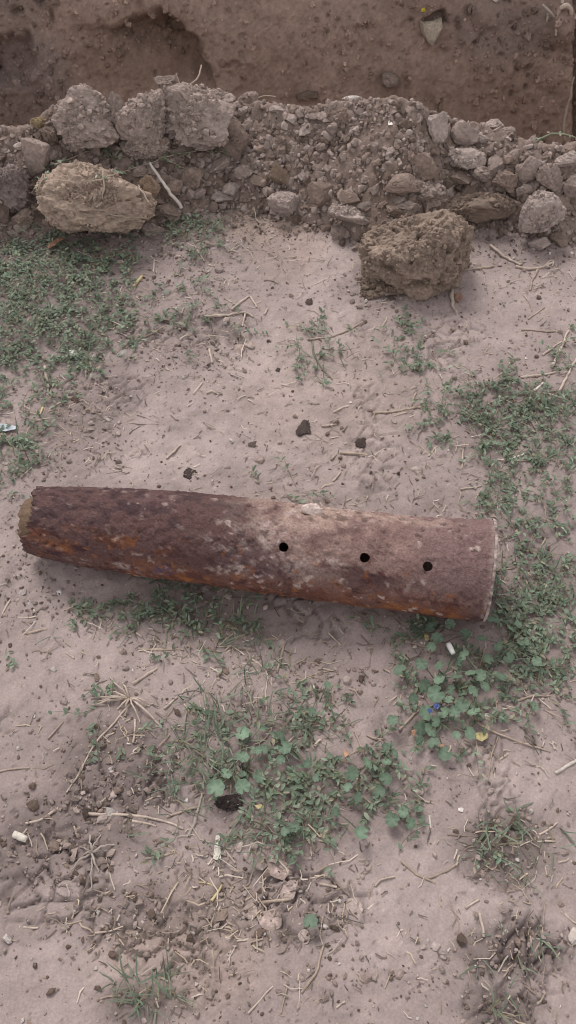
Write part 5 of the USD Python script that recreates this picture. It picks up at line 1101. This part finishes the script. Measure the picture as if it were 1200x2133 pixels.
def sheet(name, label, cat, outline, m_, seed, lift=.003, bend=.004, thick=.0008):
    """a thin scrap with a traced outline lying on the ground, crumpled, with real thickness"""
    W = np.array([on(x, y) for x, y in outline]); c = W.mean(0); W = c + (W - c)
    n = len(W); V = np.vstack([W, (c + (W - c) * .5), c[None]]); F = [(k, (k + 1) % n, n + (k + 1) % n) for k in range(n)] + [(k, n + (k + 1) % n, n + k) for k in range(n)] + [(n + k, n + (k + 1) % n, 2 * n) for k in range(n)]
    tm_ = trimesh.Trimesh(V, F, process=False).subdivide(); V, F = np.array(tm_.vertices), np.array(tm_.faces)
    V[:, 2] = ground_z(V[:, 0], V[:, 1]) + lift + bend * 2 * (meshkit.fbm(V * 120, 2, seed) - .2)
    e = trimesh.Trimesh(V, F, process=False); be = e.edges[trimesh.grouping.group_rows(e.edges_sorted, require_count=1)]; k = len(V)
    V2 = np.vstack([V, V - [0, 0, thick]]); F2 = np.vstack([F, F[:, ::-1] + k] + [np.stack([be[:, 1], be[:, 0], be[:, 0] + k], 1), np.stack([be[:, 1], be[:, 0] + k, be[:, 1] + k], 1)])
    return tag(put(name, V2, F2, m_, origin=c, smooth=False), label, cat)
sheet('paper_scrap', 'small crumpled white scrap on the lower rim of the left weed patch', 'scrap', [(143, 737), (150, 733), (160, 735), (162, 744), (150, 748)], M_paper, 1, .004, .006)
sheet('plastic_scrap', 'grey blue plastic scrap at the left edge', 'scrap', [(-6, 890), (12, 887), (36, 893), (34, 899), (14, 903), (-6, 901)], M_film, 2, .004, .005)
sheet('paper_scrap', 'pale rectangular chip of card in the litter below the central grass', 'scrap', [(444, 1790), (450, 1742), (458, 1741), (461, 1788), (452, 1793)], M_filter, 3, .003, .002)
sheet('plastic_scrap', 'blue plastic scrap among mallow leaves, upper right piece', 'scrap', [(898, 1484), (906, 1480), (912, 1487), (905, 1495), (898, 1492)], M_blue, 4, .030, .004)
sheet('plastic_scrap', 'blue plastic scrap among mallow leaves, lower left piece', 'scrap', [(886, 1492), (894, 1491), (896, 1499), (889, 1502)], M_blue, 5, .028, .004)
sheet('dead_leaf', 'yellowed leaf lying below the leafy patch beside the long twig', 'leaf', [(989, 1531), (1000, 1528), (1014, 1530), (1014, 1541), (1002, 1548), (990, 1543)], M_yleaf, 6, .004, .005)
sheet('dead_leaf', 'orange leaf scrap at the lower left of the leafy patch', 'leaf', [(856, 1526), (863, 1524), (866, 1534), (859, 1539)], M_oleaf, 7, .006, .004)
sheet('dead_leaf', 'orange leaf scrap on the bare strip right of the central grass', 'leaf', [(715, 1568), (724, 1566), (726, 1576), (718, 1582)], M_oleaf, 8, .006, .004)
sheet('dead_leaf', 'orange leaf scrap below the last mallow leaves of the leafy patch', 'leaf', [(914, 1556), (922, 1554), (925, 1564), (917, 1568)], M_oleaf, 9, .008, .004)
sheet('dead_leaf', 'orange brown leaf scrap beside the thick curved stem', 'leaf', [(949, 617), (960, 615), (963, 626), (955, 633), (947, 628)], M_bleaf, 10, .004, .006)
sheet('dead_leaf', 'pale yellow leaf inside the central grass right of the dung lump', 'leaf', [(530, 1683), (545, 1681), (552, 1687), (538, 1690)], M_yleaf, 11, .010, .004)
sheet('dead_leaf', 'brown curled leaf in the upper left weed patch', 'leaf', [(100, 520), (115, 510), (132, 502), (136, 507), (118, 521), (104, 527)], M_bleaf, 12, .010, .006)
sheet('dead_leaf', 'yellowish leaf under the right part of the casing', 'leaf', [(882, 1326), (890, 1323), (892, 1338), (884, 1340)], M_yleaf, 13, .008, .004)
